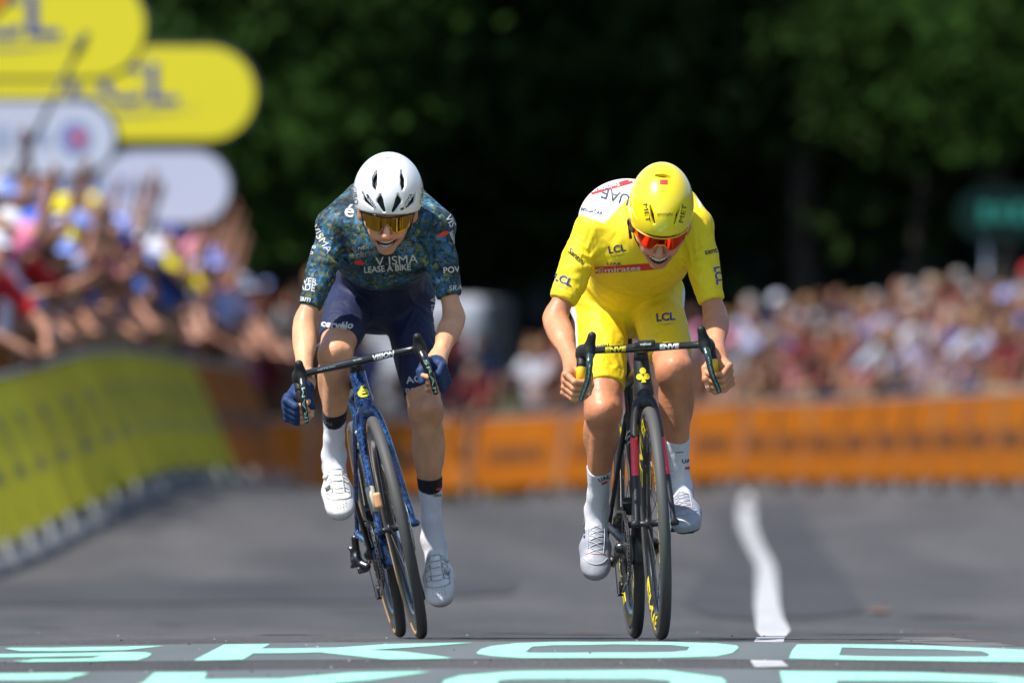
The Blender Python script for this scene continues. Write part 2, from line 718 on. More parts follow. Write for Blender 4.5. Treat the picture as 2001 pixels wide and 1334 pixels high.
# grain of the stones
nt = asph.node_tree
vo = nt.nodes.new('ShaderNodeTexNoise')
vo.inputs['Scale'].default_value = 90
vo.inputs['Detail'].default_value = 3
tc = nt.nodes.new('ShaderNodeTexCoord')
mp = nt.nodes.new('ShaderNodeMapping')
mp.inputs['Scale'].default_value = (1, 0.25, 1)
nt.links.new(tc.outputs['Object'], mp.inputs[0])
nt.links.new(mp.outputs[0], vo.inputs['Vector'])
ml = nt.nodes.new('ShaderNodeMapRange')
ml.inputs['From Min'].default_value = 0.3
ml.inputs['From Max'].default_value = 0.72
ml.inputs['To Min'].default_value = 0.50
ml.inputs['To Max'].default_value = 1.50
nt.links.new(vo.outputs['Fac'], ml.inputs['Value'])
cr_ = [n for n in nt.nodes if n.type == 'VALTORGB'][0]
sc_ = nt.nodes.new('ShaderNodeVectorMath')
sc_.operation = 'SCALE'
nt.links.new(cr_.outputs[0], sc_.inputs[0])
nt.links.new(ml.outputs[0], sc_.inputs['Scale'])
nt.links.new(sc_.outputs[0], nt.nodes['Principled BSDF'].inputs['Base Color'])
road = tag(obj('road', VR, QR, asph), kind='structure')

from mathutils.geometry import tessellate_polygon


def paint(name, loops_px, m, lift, label=None, step=14.0):
    """a flat painted sheet on the road; loops of photo pixels (outline, then holes)"""
    loops = []
    for L in loops_px:
        out = []
        for i in range(len(L)):
            a, b = np.array(L[i - 1], float), np.array(L[i], float)
            wa, wb = road_hit(*a), road_hit(*b)
            k = max(1, int(np.linalg.norm(b - a) / 60), int(math.hypot(wa[0] - wb[0], wa[1] - wb[1]) / 1.2))
            for j in range(1, k + 1):
                q = a + (b - a) * j / k
                jit = 0.25 * math.sin(q[0] * 0.9) + 0.2 * math.sin(q[0] * 0.31 + q[1])
                out.append(road_hit(q[0], q[1] + jit))
        loops.append(out)
    flat = [(x, d) for L in loops for x, d in L]
    tris = tessellate_polygon([[Vector((x, d, 0)) for x, d in L] for L in loops])
    V = [(x, d - CAM_D, float(road_z(x, d)) + lift * (1 + 14 * min(1, max(0, (d - 38) / 25)))) for x, d in flat]
    F = []
    for t in tris:
        a, b, c = (np.array(flat[i]) for i in t)
        ar = (b[0] - a[0]) * (c[1] - a[1]) - (b[1] - a[1]) * (c[0] - a[0])
        F.append(tuple(t) if ar > 0 else tuple(t[::-1]))
    o = obj(name, V, F, m, road, smooth=False)
    if label:
        o['label'] = label
    return o


mint = noise_mat('mint_paint', (0.26, 0.66, 0.47), (0.31, 0.74, 0.54), 26, 0.75, 0.25, 120, (1, .2, 1))
def worn(m, dirt, lo=.56, hi=.66, scale=30):
    nt = m.node_tree
    tc = nt.nodes.new('ShaderNodeTexCoord')
    mp = nt.nodes.new('ShaderNodeMapping')
    mp.inputs['Scale'].default_value = (1, .35, 1)
    n = nt.nodes.new('ShaderNodeTexNoise')
    n.inputs['Scale'].default_value = scale
    n.inputs['Detail'].default_value = 10
    n.inputs['Roughness'].default_value = .8
    mr = nt.nodes.new('ShaderNodeMapRange')
    mr.inputs['From Min'].default_value = lo
    mr.inputs['From Max'].default_value = hi
    mx = nt.nodes.new('ShaderNodeMix')
    mx.data_type = 'RGBA'
    b = nt.nodes['Principled BSDF'].inputs['Base Color']
    src = b.links[0].from_socket
    nt.links.new(tc.outputs['Object'], mp.inputs[0])
    nt.links.new(mp.outputs[0], n.inputs['Vector'])
    nt.links.new(n.outputs['Fac'], mr.inputs['Value'])
    nt.links.new(mr.outputs[0], mx.inputs['Factor'])
    nt.links.new(src, mx.inputs['A'])
    mx.inputs['B'].default_value = (*dirt, 1)
    nt.links.new(mx.outputs['Result'], b)


worn(mint, (.12, .22, .18), .56, .72, 16)
band_m = noise_mat('primed_asphalt', (0.100, 0.118, 0.124), (0.135, 0.152, 0.158), 0.9, 0.85, 0.7, 150, (1.2, .2, 1), 8)
dark_sheet_m = noise_mat('old_asphalt', (0.040, 0.040, 0.046), (0.058, 0.058, 0.064), 0.7, 0.9, 0.8, 140, (1.2, .15, 1), 8)  # darker road tone for the two sheets below
pale_m = noise_mat('worn_asphalt', (0.115, 0.110, 0.108), (0.15, 0.143, 0.140), 0.8, 0.9, 0.8, 140, (1.6, .3, 1), 8)
white_p = noise_mat('white_road_paint', (0.30, 0.30, 0.31), (0.56, 0.56, 0.56), 3.5, 0.7, 0.3, 90, (.6, 1.6, 1), 6, .3, .7)

worn(white_p, (.12, .12, .12), .52, .66, 6)
paint('primed_band', [[(-200, 1263), (300, 1259), (700, 1254.5), (1100, 1252.5), (1500, 1254.5), (1900, 1261), (2250, 1271), (2250, 1298), (1700, 1291), (1200, 1287), (700, 1288.5), (350, 1291.5), (-200, 1296)]], band_m, 0.0012)
paint('primed_band', [[(-200, 1317), (250, 1311), (700, 1307), (1150, 1305), (1500, 1307.5), (2250, 1322), (2250, 1420), (-200, 1420)]], band_m, 0.0012)
paint('dark_road_sheet', [[(1390, 1205), (1335, 1180), (1360, 1140), (1420, 1070), (1385, 990), (1560, 975), (1600, 1060), (1640, 1110), (1690, 1195), (1600, 1206), (1480, 1209)]], dark_sheet_m, 0.0006)  # this sheet and the next only darken parts of the road
paint('dark_road_sheet', [[(-300, 1190), (-300, 1150), (240, 1137), (700, 1132), (1010, 1136), (1000, 1160), (760, 1176), (300, 1181)]], dark_sheet_m, 0.0006)
paint('worn_patch', [[(1745, 1254), (1765, 1246), (1850, 1244), (1945, 1256), (1985, 1262), (1880, 1261)]], pale_m, 0.0012)
WL = [(a + min(15, (1250 - y) * .08), y, b - min(15, (1250 - y) * .08)) for a, y, b in [(1486, 1243, 1536), (1476, 1232, 1546), (1474, 1212, 1534), (1470, 1190, 1529), (1470, 1150, 1527), (1470, 1110, 1524), (1447, 1070, 1503), (1430, 1030, 1488), (1429, 1000, 1487), (1440, 966, 1484)]]
paint('centre_line', [[(a, y) for a, y, b in WL] + [(b, y) for a, y, b in WL[::-1]]], white_p, 0.0015)
paint('centre_line', [[(1473, 1254), (1479, 1245.5), (1534, 1245), (1531, 1254.6)]], white_p, 0.002)
paint('centre_line', [[(1466, 1291), (1528, 1292), (1541, 1303), (1475, 1304.5)]], white_p, 0.003)
crack_m = mat('tar_seam', (.022, .022, .025), .8)
rust_m = mat('rusty_stain', (.16, .075, .035), .9)
for cx_, cy_, w_, h_ in ((90, 1229, 120, 1.3), (1010, 1237, 150, 1.2), (1130, 1240, 190, 1.0), (1840, 1207, 170, 2.2), (1700, 1239, 260, 1.0), (330, 1221, 90, 1.0), (1420, 1246, 210, 1.6), (560, 1240, 140, .9)):
    paint('tar_seam', [[(cx_ - w_ / 2, cy_), (cx_ - w_ / 5, cy_ - h_ * .7), (cx_ + w_ / 4, cy_ - h_ * .3), (cx_ + w_ / 2, cy_ + h_ * .2), (cx_ + w_ / 6, cy_ + h_ * .6), (cx_ - w_ / 4, cy_ + h_ * .3)]], crack_m, 0.0014)
for cx_, cy_, w_, h_ in ((1715, 1197, 48, 5), (1135, 1235, 60, 1.4), (1880, 1236, 190, 1.0)):
    paint('rusty_stain', [[(cx_ - w_ / 2, cy_), (cx_, cy_ - h_ / 2), (cx_ + w_ / 2, cy_ - h_ * .2), (cx_ + w_ / 3, cy_ + h_ / 2), (cx_ - w_ / 4, cy_ + h_ * .4)]], rust_m, 0.0018)
LET = [
    ('pale mint road letter S in the far row', [[(9, 1267.5), (40, 1273), (110, 1273), (245, 1270.5), (322, 1262.5), (230, 1264.5), (100, 1266), (20, 1267)]]),
    (None, [[(-80, 1281), (0, 1279), (170, 1276.5), (235, 1275), (285, 1275.5), (297, 1278.5), (288, 1284), (270, 1290.5), (180, 1293), (50, 1293.5), (25, 1292), (55, 1291), (65, 1288.5), (125, 1288.5), (180, 1287.5), (200, 1282), (-80, 1286)]]),
    (None, [[(438, 1260), (528, 1259), (510, 1268), (655, 1266.5), (760, 1259.5), (927, 1256.5), (850, 1262.5), (722, 1270.5), (790, 1274), (845, 1281), (885, 1287), (800, 1289), (755, 1288.5), (700, 1283), (625, 1275.5), (495, 1277.5), (475, 1289), (378, 1291)]]),
    (None, [[(931, 1276), (940, 1269), (960, 1263), (1010, 1257.5), (1100, 1254.8), (1300, 1254.8), (1400, 1257.5), (1440, 1262), (1443, 1267), (1432, 1276), (1400, 1282.5), (1300, 1285.5), (1020, 1286), (960, 1282), (935, 1279)],
            [(1027, 1274), (1040, 1264), (1080, 1261.5), (1200, 1259.8), (1310, 1260.8), (1348, 1264.5), (1343, 1272), (1310, 1275.5), (1100, 1276.5), (1035, 1276)]]),
    (None, [[(1542, 1287), (1548, 1272), (1558, 1259.5), (1700, 1260), (1830, 1262.5), (1960, 1269), (2030, 1272), (2060, 1280), (2030, 1294), (1900, 1293), (1700, 1290)],
            [(1639, 1282), (1645, 1265.8), (1740, 1268), (1830, 1269), (1920, 1273), (1934, 1279), (1930, 1284), (1850, 1284.5), (1700, 1283.5)]]),
    (None, [[(-90, 1318), (175, 1315.5), (130, 1328), (-90, 1330)]]),
    (None, [[(302, 1314.5), (404, 1314.5), (398, 1328.5), (550, 1327), (690, 1315), (842, 1313), (730, 1328), (640, 1336), (720, 1356), (560, 1356), (520, 1341), (385, 1342), (370, 1356), (225, 1356), (280, 1334)]]),
    (None, [[(862, 1342), (868, 1330), (900, 1321), (1000, 1312.5), (1300, 1310.3), (1410, 1325), (1420, 1334), (1400, 1352), (1200, 1358), (930, 1356)],
            [(966, 1345), (975, 1330), (1000, 1327), (1260, 1326), (1310, 1330), (1312, 1345), (1200, 1349), (1010, 1349)]]),
    (None, [[(1524, 1312), (1800, 1315), (1960, 1322), (2060, 1330), (2070, 1345), (2040, 1360), (1535, 1356)], [(1635, 1329.5), (1800, 1331), (1950, 1334), (1960, 1343), (1950, 1348), (1632, 1345)]]),
]
for lb, lp in LET:
    paint('road_letter', lp, mint, 0.0026)
# grit and stray chips lying on the road near the line
gb = MB()
for i in range(70):
    px, py = rng.uniform(-20, 2020), rng.uniform(1236, 1334)
    x, d = road_hit(px, py)
    s = rng.uniform(0.0010, 0.0024)
    gb.box((x, d - CAM_D, float(road_z(x, d)) + 0.006), (s, s * 1.3, s * .7), Matrix.Rotation(rng.uniform(0, 3), 3, 'Z'), 0 if rng.random() < .6 else 1)
gobj = gb.build('road_grit', [mat('pale_grit', (.55, .53, .5), .8), mat('dark_grit', (.02, .02, .02), .9)])
tag(gobj, 'scattered pale and dark grit lying on the asphalt near the painted letters', 'grit', kind='stuff')
# ------------------------------------------------------------------ bicycles (built upright in their own frame: x to the rider's left, y to the rear, z up; origin under the front wheel)
YB, YY = 1.3, 0.5    # how far behind the line of the far letters the two front wheels stand
WR = 0.339          # wheel radius over the tyre
BB = np.array([0, 0.585, 0.272])
RH = np.array([0, 0.985, WR])
FH = np.array([0, 0, WR])


def marble_mat(name, dark, mid, light, scale):
    m = mat(name, mid, 0.22, spec=0.6, coat=0.7)
    nt = m.node_tree
    tc = nt.nodes.new('ShaderNodeTexCoord')
    n = nt.nodes.new('ShaderNodeTexNoise')
    n.inputs['Scale'].default_value = scale
    n.inputs['Detail'].default_value = 8
    n.inputs['Roughness'].default_value = 0.75
    n.inputs['Distortion'].default_value = 1.2
    cr = nt.nodes.new('ShaderNodeValToRGB')
    e = cr.color_ramp.elements
    e[0].position, e[0].color = 0.42, (*dark, 1)
    e[1].position, e[1].color = 0.62, (*light, 1)
    k = e.new(0.5)
    k.color = (*mid, 1)
    nt.links.new(tc.outputs['Object'], n.inputs['Vector'])
    nt.links.new(n.outputs['Fac'], cr.inputs[0])
    nt.links.new(cr.outputs[0], nt.nodes['Principled BSDF'].inputs['Base Color'])
    return m


M_blk = mat('black_rubber', (0.012, 0.012, 0.013), 0.55, spec=0.4)
M_tyre = mat('tyre_rubber', (0.075, 0.073, 0.070), 0.62, spec=0.35, bump=0.1, bscale=300)
M_tan = mat('tan_sidewall', (0.50, 0.30, 0.13), 0.7)
M_carb = mat('black_carbon', (0.012, 0.012, 0.013), 0.28, spec=0.55, coat=0.4)
M_satin = mat('satin_black', (0.018, 0.018, 0.020), 0.40, spec=0.5)
M_steel = mat('bright_steel', (0.55, 0.55, 0.56), 0.25, 1.0)
M_dsteel = mat('dark_steel', (0.10, 0.10, 0.105), 0.32, 1.0)
M_chain = mat('chain_steel', (0.34, 0.33, 0.31), 0.3, 1.0)
M_yel = mat('yellow_print', (0.82, 0.66, 0.02), 0.4)
M_wht = mat('white_print', (0.80, 0.80, 0.80), 0.45)
M_red = mat('red_print', (0.90, 0.035, 0.055), 0.4, coat=0.3)
M_blu = marble_mat('blue_marbled_paint', (0.004, 0.008, 0.022), (0.006, 0.034, 0.13), (0.035, 0.15, 0.45), 80)
M_grnlev = mat('dark_green_lever', (0.010, 0.035, 0.032), 0.2, spec=0.6, coat=0.6)
M_mintp = mat('mint_print', (0.45, 0.75, 0.62), 0.4)
M_tape_y = mat('yellow_bar_tape', (0.85, 0.55, 0.01), 0.5)
M_tape_b = mat('black_bar_tape', (0.013, 0.013, 0.014), 0.6, bump=0.3, bscale=200)


def flat_text(body, h, o, ux, uy, m, parent, name='lettering', bold=0.01, wf=1.0, shear=0.0, fn=None):
    """lettering laid in the parent's frame; fn bends (u, v) -> point"""
    V2, F = glyphs(body, bold, shear, 0.25 if fn else 0.0)
    V2 = V2 * h
    if fn is None:
        V = np.asarray(o) + V2[:, :1] * wf * np.asarray(ux) + V2[:, 1:] * np.asarray(uy)
    else:
        V = np.array([fn(u * wf, v) for u, v in V2])
    return obj(name, V, F, m, parent, smooth=False)


def wheel(bike, name, c, rim_m, side_m, text, text_m, deep=0.055, disc=0.070, phase=0.0):
    """tyre, rim with lettering, spokes, hub, disc"""
    tr = 0.0168
    th = np.linspace(0, 2 * math.pi, 14, endpoint=False)
    prof = [(tr * math.cos(t) * 1.0, WR - tr * 1.06 + tr * 1.06 * math.sin(t)) for t in th]
    m = MB().lathe_x(prof, 72, c)
    V = np.concatenate(m.V)
    rr = np.hypot(V[:, 1] - c[1], V[:, 2] - c[2])
    fm = []
    for f in m.F:
        r_ = rr[list(f)].mean()
        fm.append(0 if r_ > WR - tr * 0.98 else 1)
    w = tag(obj(name, V, m.F, [M_tyre, side_m], bike, True, None, fm))
    ro, ri = WR - 0.026, WR - 0.026 - deep
    hw = 0.0142
    pr = [(-hw, ro), (-hw * 1.05, ro - deep * .3), (-hw * .85, ro - deep * .7), (-.004, ri), (.004, ri), (hw * .85, ro - deep * .7), (hw * 1.05, ro - deep * .3), (hw, ro), (hw * .6, ro + .004), (-hw * .6, ro + .004)]
    MB().lathe_x(pr, 72, c).build('rim', rim_m, w, True)
    sp = MB()
    for k in range(24):
        a = 2 * math.pi * k / 24 + phase
        s = 1 if k % 2 else -1
        b = a + 0.28 * (1 if (k // 2) % 2 else -1)
        sp.tube([c + np.array([s * .022, .018 * math.cos(b), .018 * math.sin(b)]), c + np.array([s * .003, (ri + .005) * math.cos(a), (ri + .005) * math.sin(a)])], 0.0010, 5)
    sp.build('spokes', M_satin, w)
    MB().lathe_x([(-.046, .006), (-.042, .008), (-.030, .009), (-.026, .0165), (-.021, .0165), (-.016, .010), (.016, .010), (.021, .0165), (.026, .0165), (.030, .010), (.042, .008), (.046, .006)], 20, c).build('hub', M_satin, w, True)
    dm = MB()
    dm.lathe_x([(.0365, disc), (.0383, disc), (.0383, disc - .016), (.0365, disc - .016)], 48, c)
    for k in range(6):
        a = 2 * math.pi * k / 6
        dm.tube([c + np.array([.0374, .016 * math.cos(a), .016 * math.sin(a)]), c + np.array([.0374, (disc - .014) * math.cos(a + .35), (disc - .014) * math.sin(a + .35)])], (.0012), 5)
    dm.build('brake_disc', M_steel, w)
    if text:
        for s in (-1, 1):
            for k in range(3):
                a0 = phase + 0.75 + k * 2 * math.pi / 3

                def fn(u, v, s=s, a0=a0):
                    r_ = (ro + ri) / 2 + .004 + v
                    a = a0 + s * u / r_
                    f = np.clip((r_ - ri) / (ro - ri), 0, 1)
                    x = hw * np.interp(f, [0, .3, .7, 1], [.28, .87, 1.06, 1.03]) + .0008
                    return c + np.array([s * x, r_ * math.cos(a), r_ * math.sin(a)])
                flat_text(text, deep * .72, None, None, None, text_m, w, 'rim_lettering', 0.03, 2.3, 0, fn)
    return w


def make_bike(name, label, cat, sp):
    b = empty(name)
    tag(b, label, cat, 'racing bicycles')
    fm, sm = sp['frame'], sp['side']
    # frame
    X_ = (1, 0, 0)
    hb, ht = np.array([0, .150, .702]), np.array([0, .182, .812])
    seat = np.array([0, .727, .760])
    pr = [
        (cap(hb, ht, .026, .024), .012),
        (cap(hb + (0, .025, .01), ht + (0, .025, -.01), .022, .020, ((0, 1, 0), 1.2)), .012),
        (cap(hb + (0, .02, .02), BB + (0, -.02, .01), .026, .032, ((1, 0, 0), .95)), .02),
        (cap(ht + (0, .02, -.015), seat + (0, -.01, -.005), .020, .015, (X_, .9)), .02),
        (cap(BB, seat, .024, .018, (X_, .75)), .02),
        (cap(BB + (-.035, 0, 0), BB + (.035, 0, 0), .027), .012),
        (cap(BB + (0, -.03, -.012), BB + (0, .02, -.012), .034), .02), (rbox(BB + (0, -.035, -.012), (.034, .03, .042), .012), .015),
    ]
    for s in (-1, 1):
        pr += [(cap(BB + (s * .030, .03, 0), RH + (s * .060, -.02, -.005), .013, .009, ((0, 0, 1), 1.25)), .008),
               (cap(seat + (s * .012, -.02, -.10), RH + (s * .060, 0, .005), .0085, .0075), .010),
               (cap(RH + (s * .060, -.03, -.005), RH + (s * .060, .012, -.012), .011), .006)]
    # room for the rear wheel
    pr.append((ell(RH, (.021, WR + .007, WR + .007)), .004, 's'))
    V, F = sdf(pr, .004)
    V = relax(V, F, 2, .4)
    obj('frame', V, F, fm, b)
    # fork
    pr = [(cap((0, .146, .694), (0, .152, .712), .025), .012)]
    for s in (-1, 1):
        path = smooth_path([(s * .010, .145, .702), (s * .023, .138, .684), (s * .035, .120, .625), (s * .043, .080, .530), (s * .0495, .035, .42), (s * .054, .004, .345)], 14)
        rad = np.linspace(.0150, .0085, len(path))
        for i in range(len(path) - 1):
            pr.append((cap(path[i], path[i + 1], rad[i], rad[i + 1], ((0, 1, 0), 1.35)), .0012))
        pr.append((cap((s * .050, .004, WR), (s * .061, .004, WR), .0105), .004))
    pr.append((ell(FH, (.0215, WR + .007, WR + .007)), .004, 's'))
    V, F = sdf(pr, .0032)
    V = relax(V, F, 2, .4)
    col = None
    if sp.get('fork_red'):
        c = V[F].mean(1)
        z = c[:, 2] - .05 * (c[:, 1] - .08)
        # printed red panels on both legs
        fmi = ((np.abs(c[:, 0]) > .030) & (z > .482) & (z < .590)).astype(int)
        obj('fork', V, F, [fm, M_red], b, fmat=fmi)
    else:
        obj('fork', V, F, fm, b)
    # headset top and steerer cover
    MB().tube([ht + (0, .001, .002), ht + (0, .006, sp['bar_z'] - .816)], [(.023, .03), (.021, .03)], 20).build('headset_cover', M_satin, b, True)
    # wheels
    wheel(b, 'front_wheel', FH, sp['rim'], sm, sp.get('rim_text'), sp.get('rim_text_m'), sp['deep'], .080, 0.2)
    wheel(b, 'rear_wheel', RH, sp['rim'], sm, sp.get('rim_text'), sp.get('rim_text_m'), sp['deep'], .070, 0.9)
    # seat post, saddle
    sa = np.array([0, sp.get('saddle_y', .775), sp.get('saddle_z', .935)])
    MB().tube([seat + (0, -.004, -.03), seat + (0, .004, .03), sa + (0, 0, -.03)], [(.0125, .02), (.0125, .02), (.0120, .018)], 16, flat=X_).build('seat_post', M_satin, b, True)
    pr = [(ell(sa + (0, .06, .012), (.066, .085, .018)), .02), (cap(sa + (0, .05, .016), sa + (0, -.115, .012), .038, .017, ((0, 0, 1), .42)), .025), (ell(sa + (0, -.11, .010), (.018, .026, .011)), .01)]
    for s in (-1, 1):
        pr.append((cap(sa + (s * .022, -.09, 0), sa + (s * .022, .06, -.012), .0035), .003))
    pr.append((rbox(sa + (0, -.005, -.02), (.026, .02, .012), .006), .01))
    V, F = sdf(pr, .004)
    obj('saddle', V, F, M_satin, b)
    # cockpit
    bc = np.array([0, .080, sp['bar_z']])
    dz_ = sp['bar_z'] - .862
    st = ht + np.array([0, .008, sp['bar_z'] - .812])
    MB().tube(smooth_path([st + (0, .014, -.006), st + (0, -.02, 0), bc + (0, .03, -.001), bc + (0, .002, 0)], 4), [(.024, .018)] * 4 + [(.021, .016)] * 4 + [(.021, .0145)] * 5, 16, flat=X_).build('stem', M_satin, b, True)
    wd = sp['half_bar']
    path = np.array([0, 0, dz_]) + smooth_path([(-wd, .052, .860), (-wd * .93, .072, .861), (-wd * .6, .082, .862), (0, .080, .862), (wd * .6, .082, .862), (wd * .93, .072, .861), (wd, .052, .860)], 5)
    n_ = len(path)
    rb = [(.0125 + .004 * math.exp(-((i / (n_ - 1) - .5) / .18) ** 2), .0105 + .003 * math.exp(-((i / (n_ - 1) - .5) / .1) ** 2)) for i in range(n_)]
    bar = MB().tube(path, [(a, c) for a, c in rb], 14, flat=(0, 1, 0)).build('handlebar', M_carb, b, True)
    drops = {}
    for s in (-1, 1):
        dp = np.array([0, 0, dz_]) + smooth_path([(s * wd, .055, .860), (s * (wd + .002), .015, .853), (s * (wd + .006), -.018, .825), (s * (wd + .011), -.022, .785), (s * (wd + .016), .004, .748), (s * (wd + .021), .055, .733), (s * (wd + .026), .125, .728)], 6)
        MB().tube(dp[:15], .0152, 12).build('drop_sleeve', M_blk, b, True)
        MB().tube(dp[13:], .0148, 12).build('drop', sp['tape'], b, True)
        MB().lathe_x([(-.002, .0149), (.006, .0145), (.008, .010), (.008, .001), (-.002, .001)], 14).build('bar_end', M_satin, b, True).matrix_local = Matrix.Translation(dp[-1]) @ Matrix.Rotation(R(90), 4, 'Z')
        drops[s] = dp
        tin = sp.get('hood_in', .018)
        # hood: grips the bar, rises to a horn at the front
        hr = np.array([s * wd, .012, .860 + dz_])
        hf = np.array([s * (wd - tin * .6), -.062, .862 + dz_])
        tip = np.array([s * (wd - tin), -.078, .896 + dz_ + sp.get('horn', 0)])
        pr = [(cap(hr, hf, .0165, .0165, ((0, 0, 1), 1.25)), .01), (cap(hf, tip, .0165, .0125), .012), (ell(hr + (s * .004, -.01, -.012), (.017, .03, .024)), .012),
              (ell(hf + (0, -.006, -.012), (.0145, .016, .020)), .01)]
        V, F = sdf(pr, .003)
        V = relax(V, F, 1)
        hood = obj('brake_hood', V, F, M_blk, b)
        # round clamp body outside
        # lever blade hanging in front of the drop
        l0 = hf + np.array([0, -.020, -.012])
        lp = smooth_path([l0, l0 + (s * .004, -.020, -.030), l0 + (s * .012, -.016, -.075), l0 + (s * sp.get('lev_out', .026), .004, -.122), l0 + (s * (sp.get('lev_out', .026) + .003), .006, -.134)], 5)
        nl = len(lp)
        wdt = np.interp(np.linspace(0, 1, nl), [0, .3, .75, .95, 1], [.0105, .0100, .0078, .0068, .004])
        lev = MB().tube(lp, [(w_, w_ * .62) for w_ in wdt], 10, flat=(1, 0, 0)).build('brake_lever', sp['lever'], hood, True)
        # lettering down the lever
        T_ = sp['lever_text']

        def fn(u, v, lp=lp, s=s):
            t = np.clip(0.55 - u * s * -1 if s > 0 else 0.55 - u, 0.02, .98)
            v = v if s > 0 else -v
            i = t * (nl - 1)
            k = int(i)
            p_ = lp[k] + (lp[min(k + 1, nl - 1)] - lp[k]) * (i - k)
            w_ = np.interp(t, np.linspace(0, 1, nl), wdt)
            return p_ + np.array([v, -w_ * .62 * math.sqrt(max(0.05, 1 - (v / w_) ** 2)) - .0012, 0])
        V2, F2 = glyphs(T_, 0.02, 0, .3)
        L_ = (V2[:, 0].max() - V2[:, 0].min())
        V = np.array([fn(u / L_ * .62, v * sp['lever_h']) for u, v in V2])
        obj('lever_lettering', V, F2, sp['lever_text_m'], lev, smooth=False)
    # crankset
    cx = -.045
    ang = sp['crank']           # right crank, degrees above straight ahead
    dirv = np.array([0, -math.cos(R(ang)), math.sin(R(ang))])
    cr = MB()
    teeth = 54
    prof_r = .108
    ring = MB()
    V = []
    n2 = teeth * 4
    for s_ in (-.0016, .0016):
        for i in range(n2):
            r_ = prof_r + (.0022 if i % 4 in (1, 2) else -.0022)
            a = 2 * math.pi * i / n2
            V.append((cx + s_, r_ * math.cos(a), r_ * math.sin(a)))
        for i in range(n2):
            a = 2 * math.pi * i / n2
            V.append((cx + s_, .082 * math.cos(a), .082 * math.sin(a)))
    F = []
    for i in range(n2):
        j = (i + 1) % n2
        F += [(i, j, n2 + j, n2 + i), (2 * n2 + i, 3 * n2 + i, 3 * n2 + j, 2 * n2 + j), (i, 2 * n2 + i, 2 * n2 + j, j), (n2 + i, n2 + j, 3 * n2 + j, 3 * n2 + i)]
    ring.add(np.array(V) + BB, F)
    for k in range(4):
        a = k * math.pi / 2 + .5
        ring.tube([BB + (cx, 0, 0), BB + (cx, .088 * math.cos(a), .088 * math.sin(a))], [(.012, .004), (.008, .003)], 8, flat=(0, -math.sin(a), math.cos(a)))
    ring.lathe_x([(cx + .007, .092), (cx + .009, .092), (cx + .009, .070), (cx + .007, .070)], 48, BB)
    crank = ring.build('chainset', M_satin, b)
    peds = {}
    for s in (-1, 1):
        d_ = dirv * (1 if s < 0 else -1)
        p0, p1 = BB + (s * .057, 0, 0), BB + np.array([s * .072, 0, 0]) + d_ * .1725
        pr = [(cap(p0, p1, .0165, .0125, ((1, 0, 0), .55)), .004), (cap(p0 - (s * .012, 0, 0), p0 + (s * .006, 0, 0), .017), .006)]
        V, F = sdf(pr, .0035)
        arm = obj('crank_arm', V, F, M_carb, crank)
        pc = p1 + np.array([s * .054, 0, 0])
        peds[s] = pc
        fd = sp['pedal_dir'][s]
        f_ = nrm((0, -math.cos(R(fd)), math.sin(R(fd))))
        u_ = nrm((0, math.sin(R(fd)), math.cos(R(fd))))
        A = np.array([(1, 0, 0), f_, u_])
        pr = [(rbox(pc, (.024, .036, .007), .004, A), .003), (cap(pc + f_ * .03, pc + f_ * .042, .012, .010, ((1, 0, 0), 1.5)), .006), (cap(p1, pc, .0065), .004)]
        V, F = sdf(pr, .0032)
        pd = obj('pedal', V, F, M_satin, b)
        MB().box(pc + np.array([0, 0, 0]) + f_ * .045, (.014, .002, .003), A.T).build('pedal_badge', M_yel if sp.get('yel_ped') else M_dsteel, pd)
    # cassette, chain, rear derailleur
    cs = MB()
    for k in range(11):
        r_ = .024 + .0033 * k
        x_ = -.046 + .0034 * k
        cs.lathe_x([(x_ - .0009, r_), (x_ + .0009, r_), (x_ + .0009, r_ - .01), (x_ - .0009, r_ - .01)], 36, RH)
        for j in range(int(r_ * 500)):
            a = 2 * math.pi * j / int(r_ * 500)
            cs.box(RH + (x_, (r_ + .001) * math.cos(a), (r_ + .001) * math.sin(a)), (.0008, .0016, .0018), Matrix.Rotation(a, 3, 'X'))
    cs.build('cassette', M_dsteel, b)
    rc = .042
    xr = -.032
    j1 = RH + np.array([xr, .008, -.080])
    j2 = RH + np.array([xr, -.035, -.185])
    top_a = BB + (cx, .02, .107)
    pts = [top_a]
    pts += [RH + (xr, -.005, rc)] + [RH + (xr, rc * math.cos(a), rc * math.sin(a)) for a in np.linspace(1.4, -1.2, 7)]
    pts += [j1 + (0, -.012, .004), j1 + (0, -.010, -.012), j2 + (0, .012, .008), j2 + (0, .004, -.012), j2 + (0, -.010, -.010)]
    pts += [BB + (cx, .03, -.104)] + [BB + (cx, .107 * math.cos(a), .107 * math.sin(a)) for a in np.linspace(-1.6, -4.6, 12)]
    pts = np.array(pts + [top_a])
    seg = np.linalg.norm(np.diff(pts, axis=0), axis=1)
    cum = np.concatenate([[0], np.cumsum(seg)])
    nlink = 112
    t = np.arange(nlink) * cum[-1] / nlink
    lp = np.stack([np.interp(t, cum, pts[:, q]) for q in range(3)], 1)
    ch = MB()
    for i in range(nlink):
        a, c_ = lp[i], lp[(i + 1) % nlink]
        dv = nrm(c_ - a)
        ax = nrm(np.cross(dv, (1, 0, 0)))
        Rm = np.stack([np.cross(dv, ax) * -1, dv, ax], 1)
        w_ = .0034 if i % 2 else .0022
        for s in (-1, 1):
            ch.box((a + c_) / 2 + Rm[:, 0] * s * w_, (.0006, np.linalg.norm(c_ - a) * .62, .0040), Rm)
        ch.tube([a - Rm[:, 0] * .0038, a + Rm[:, 0] * .0038], .0020, 6)
    tag(ch.build('chain', M_chain, b), kind='stuff')
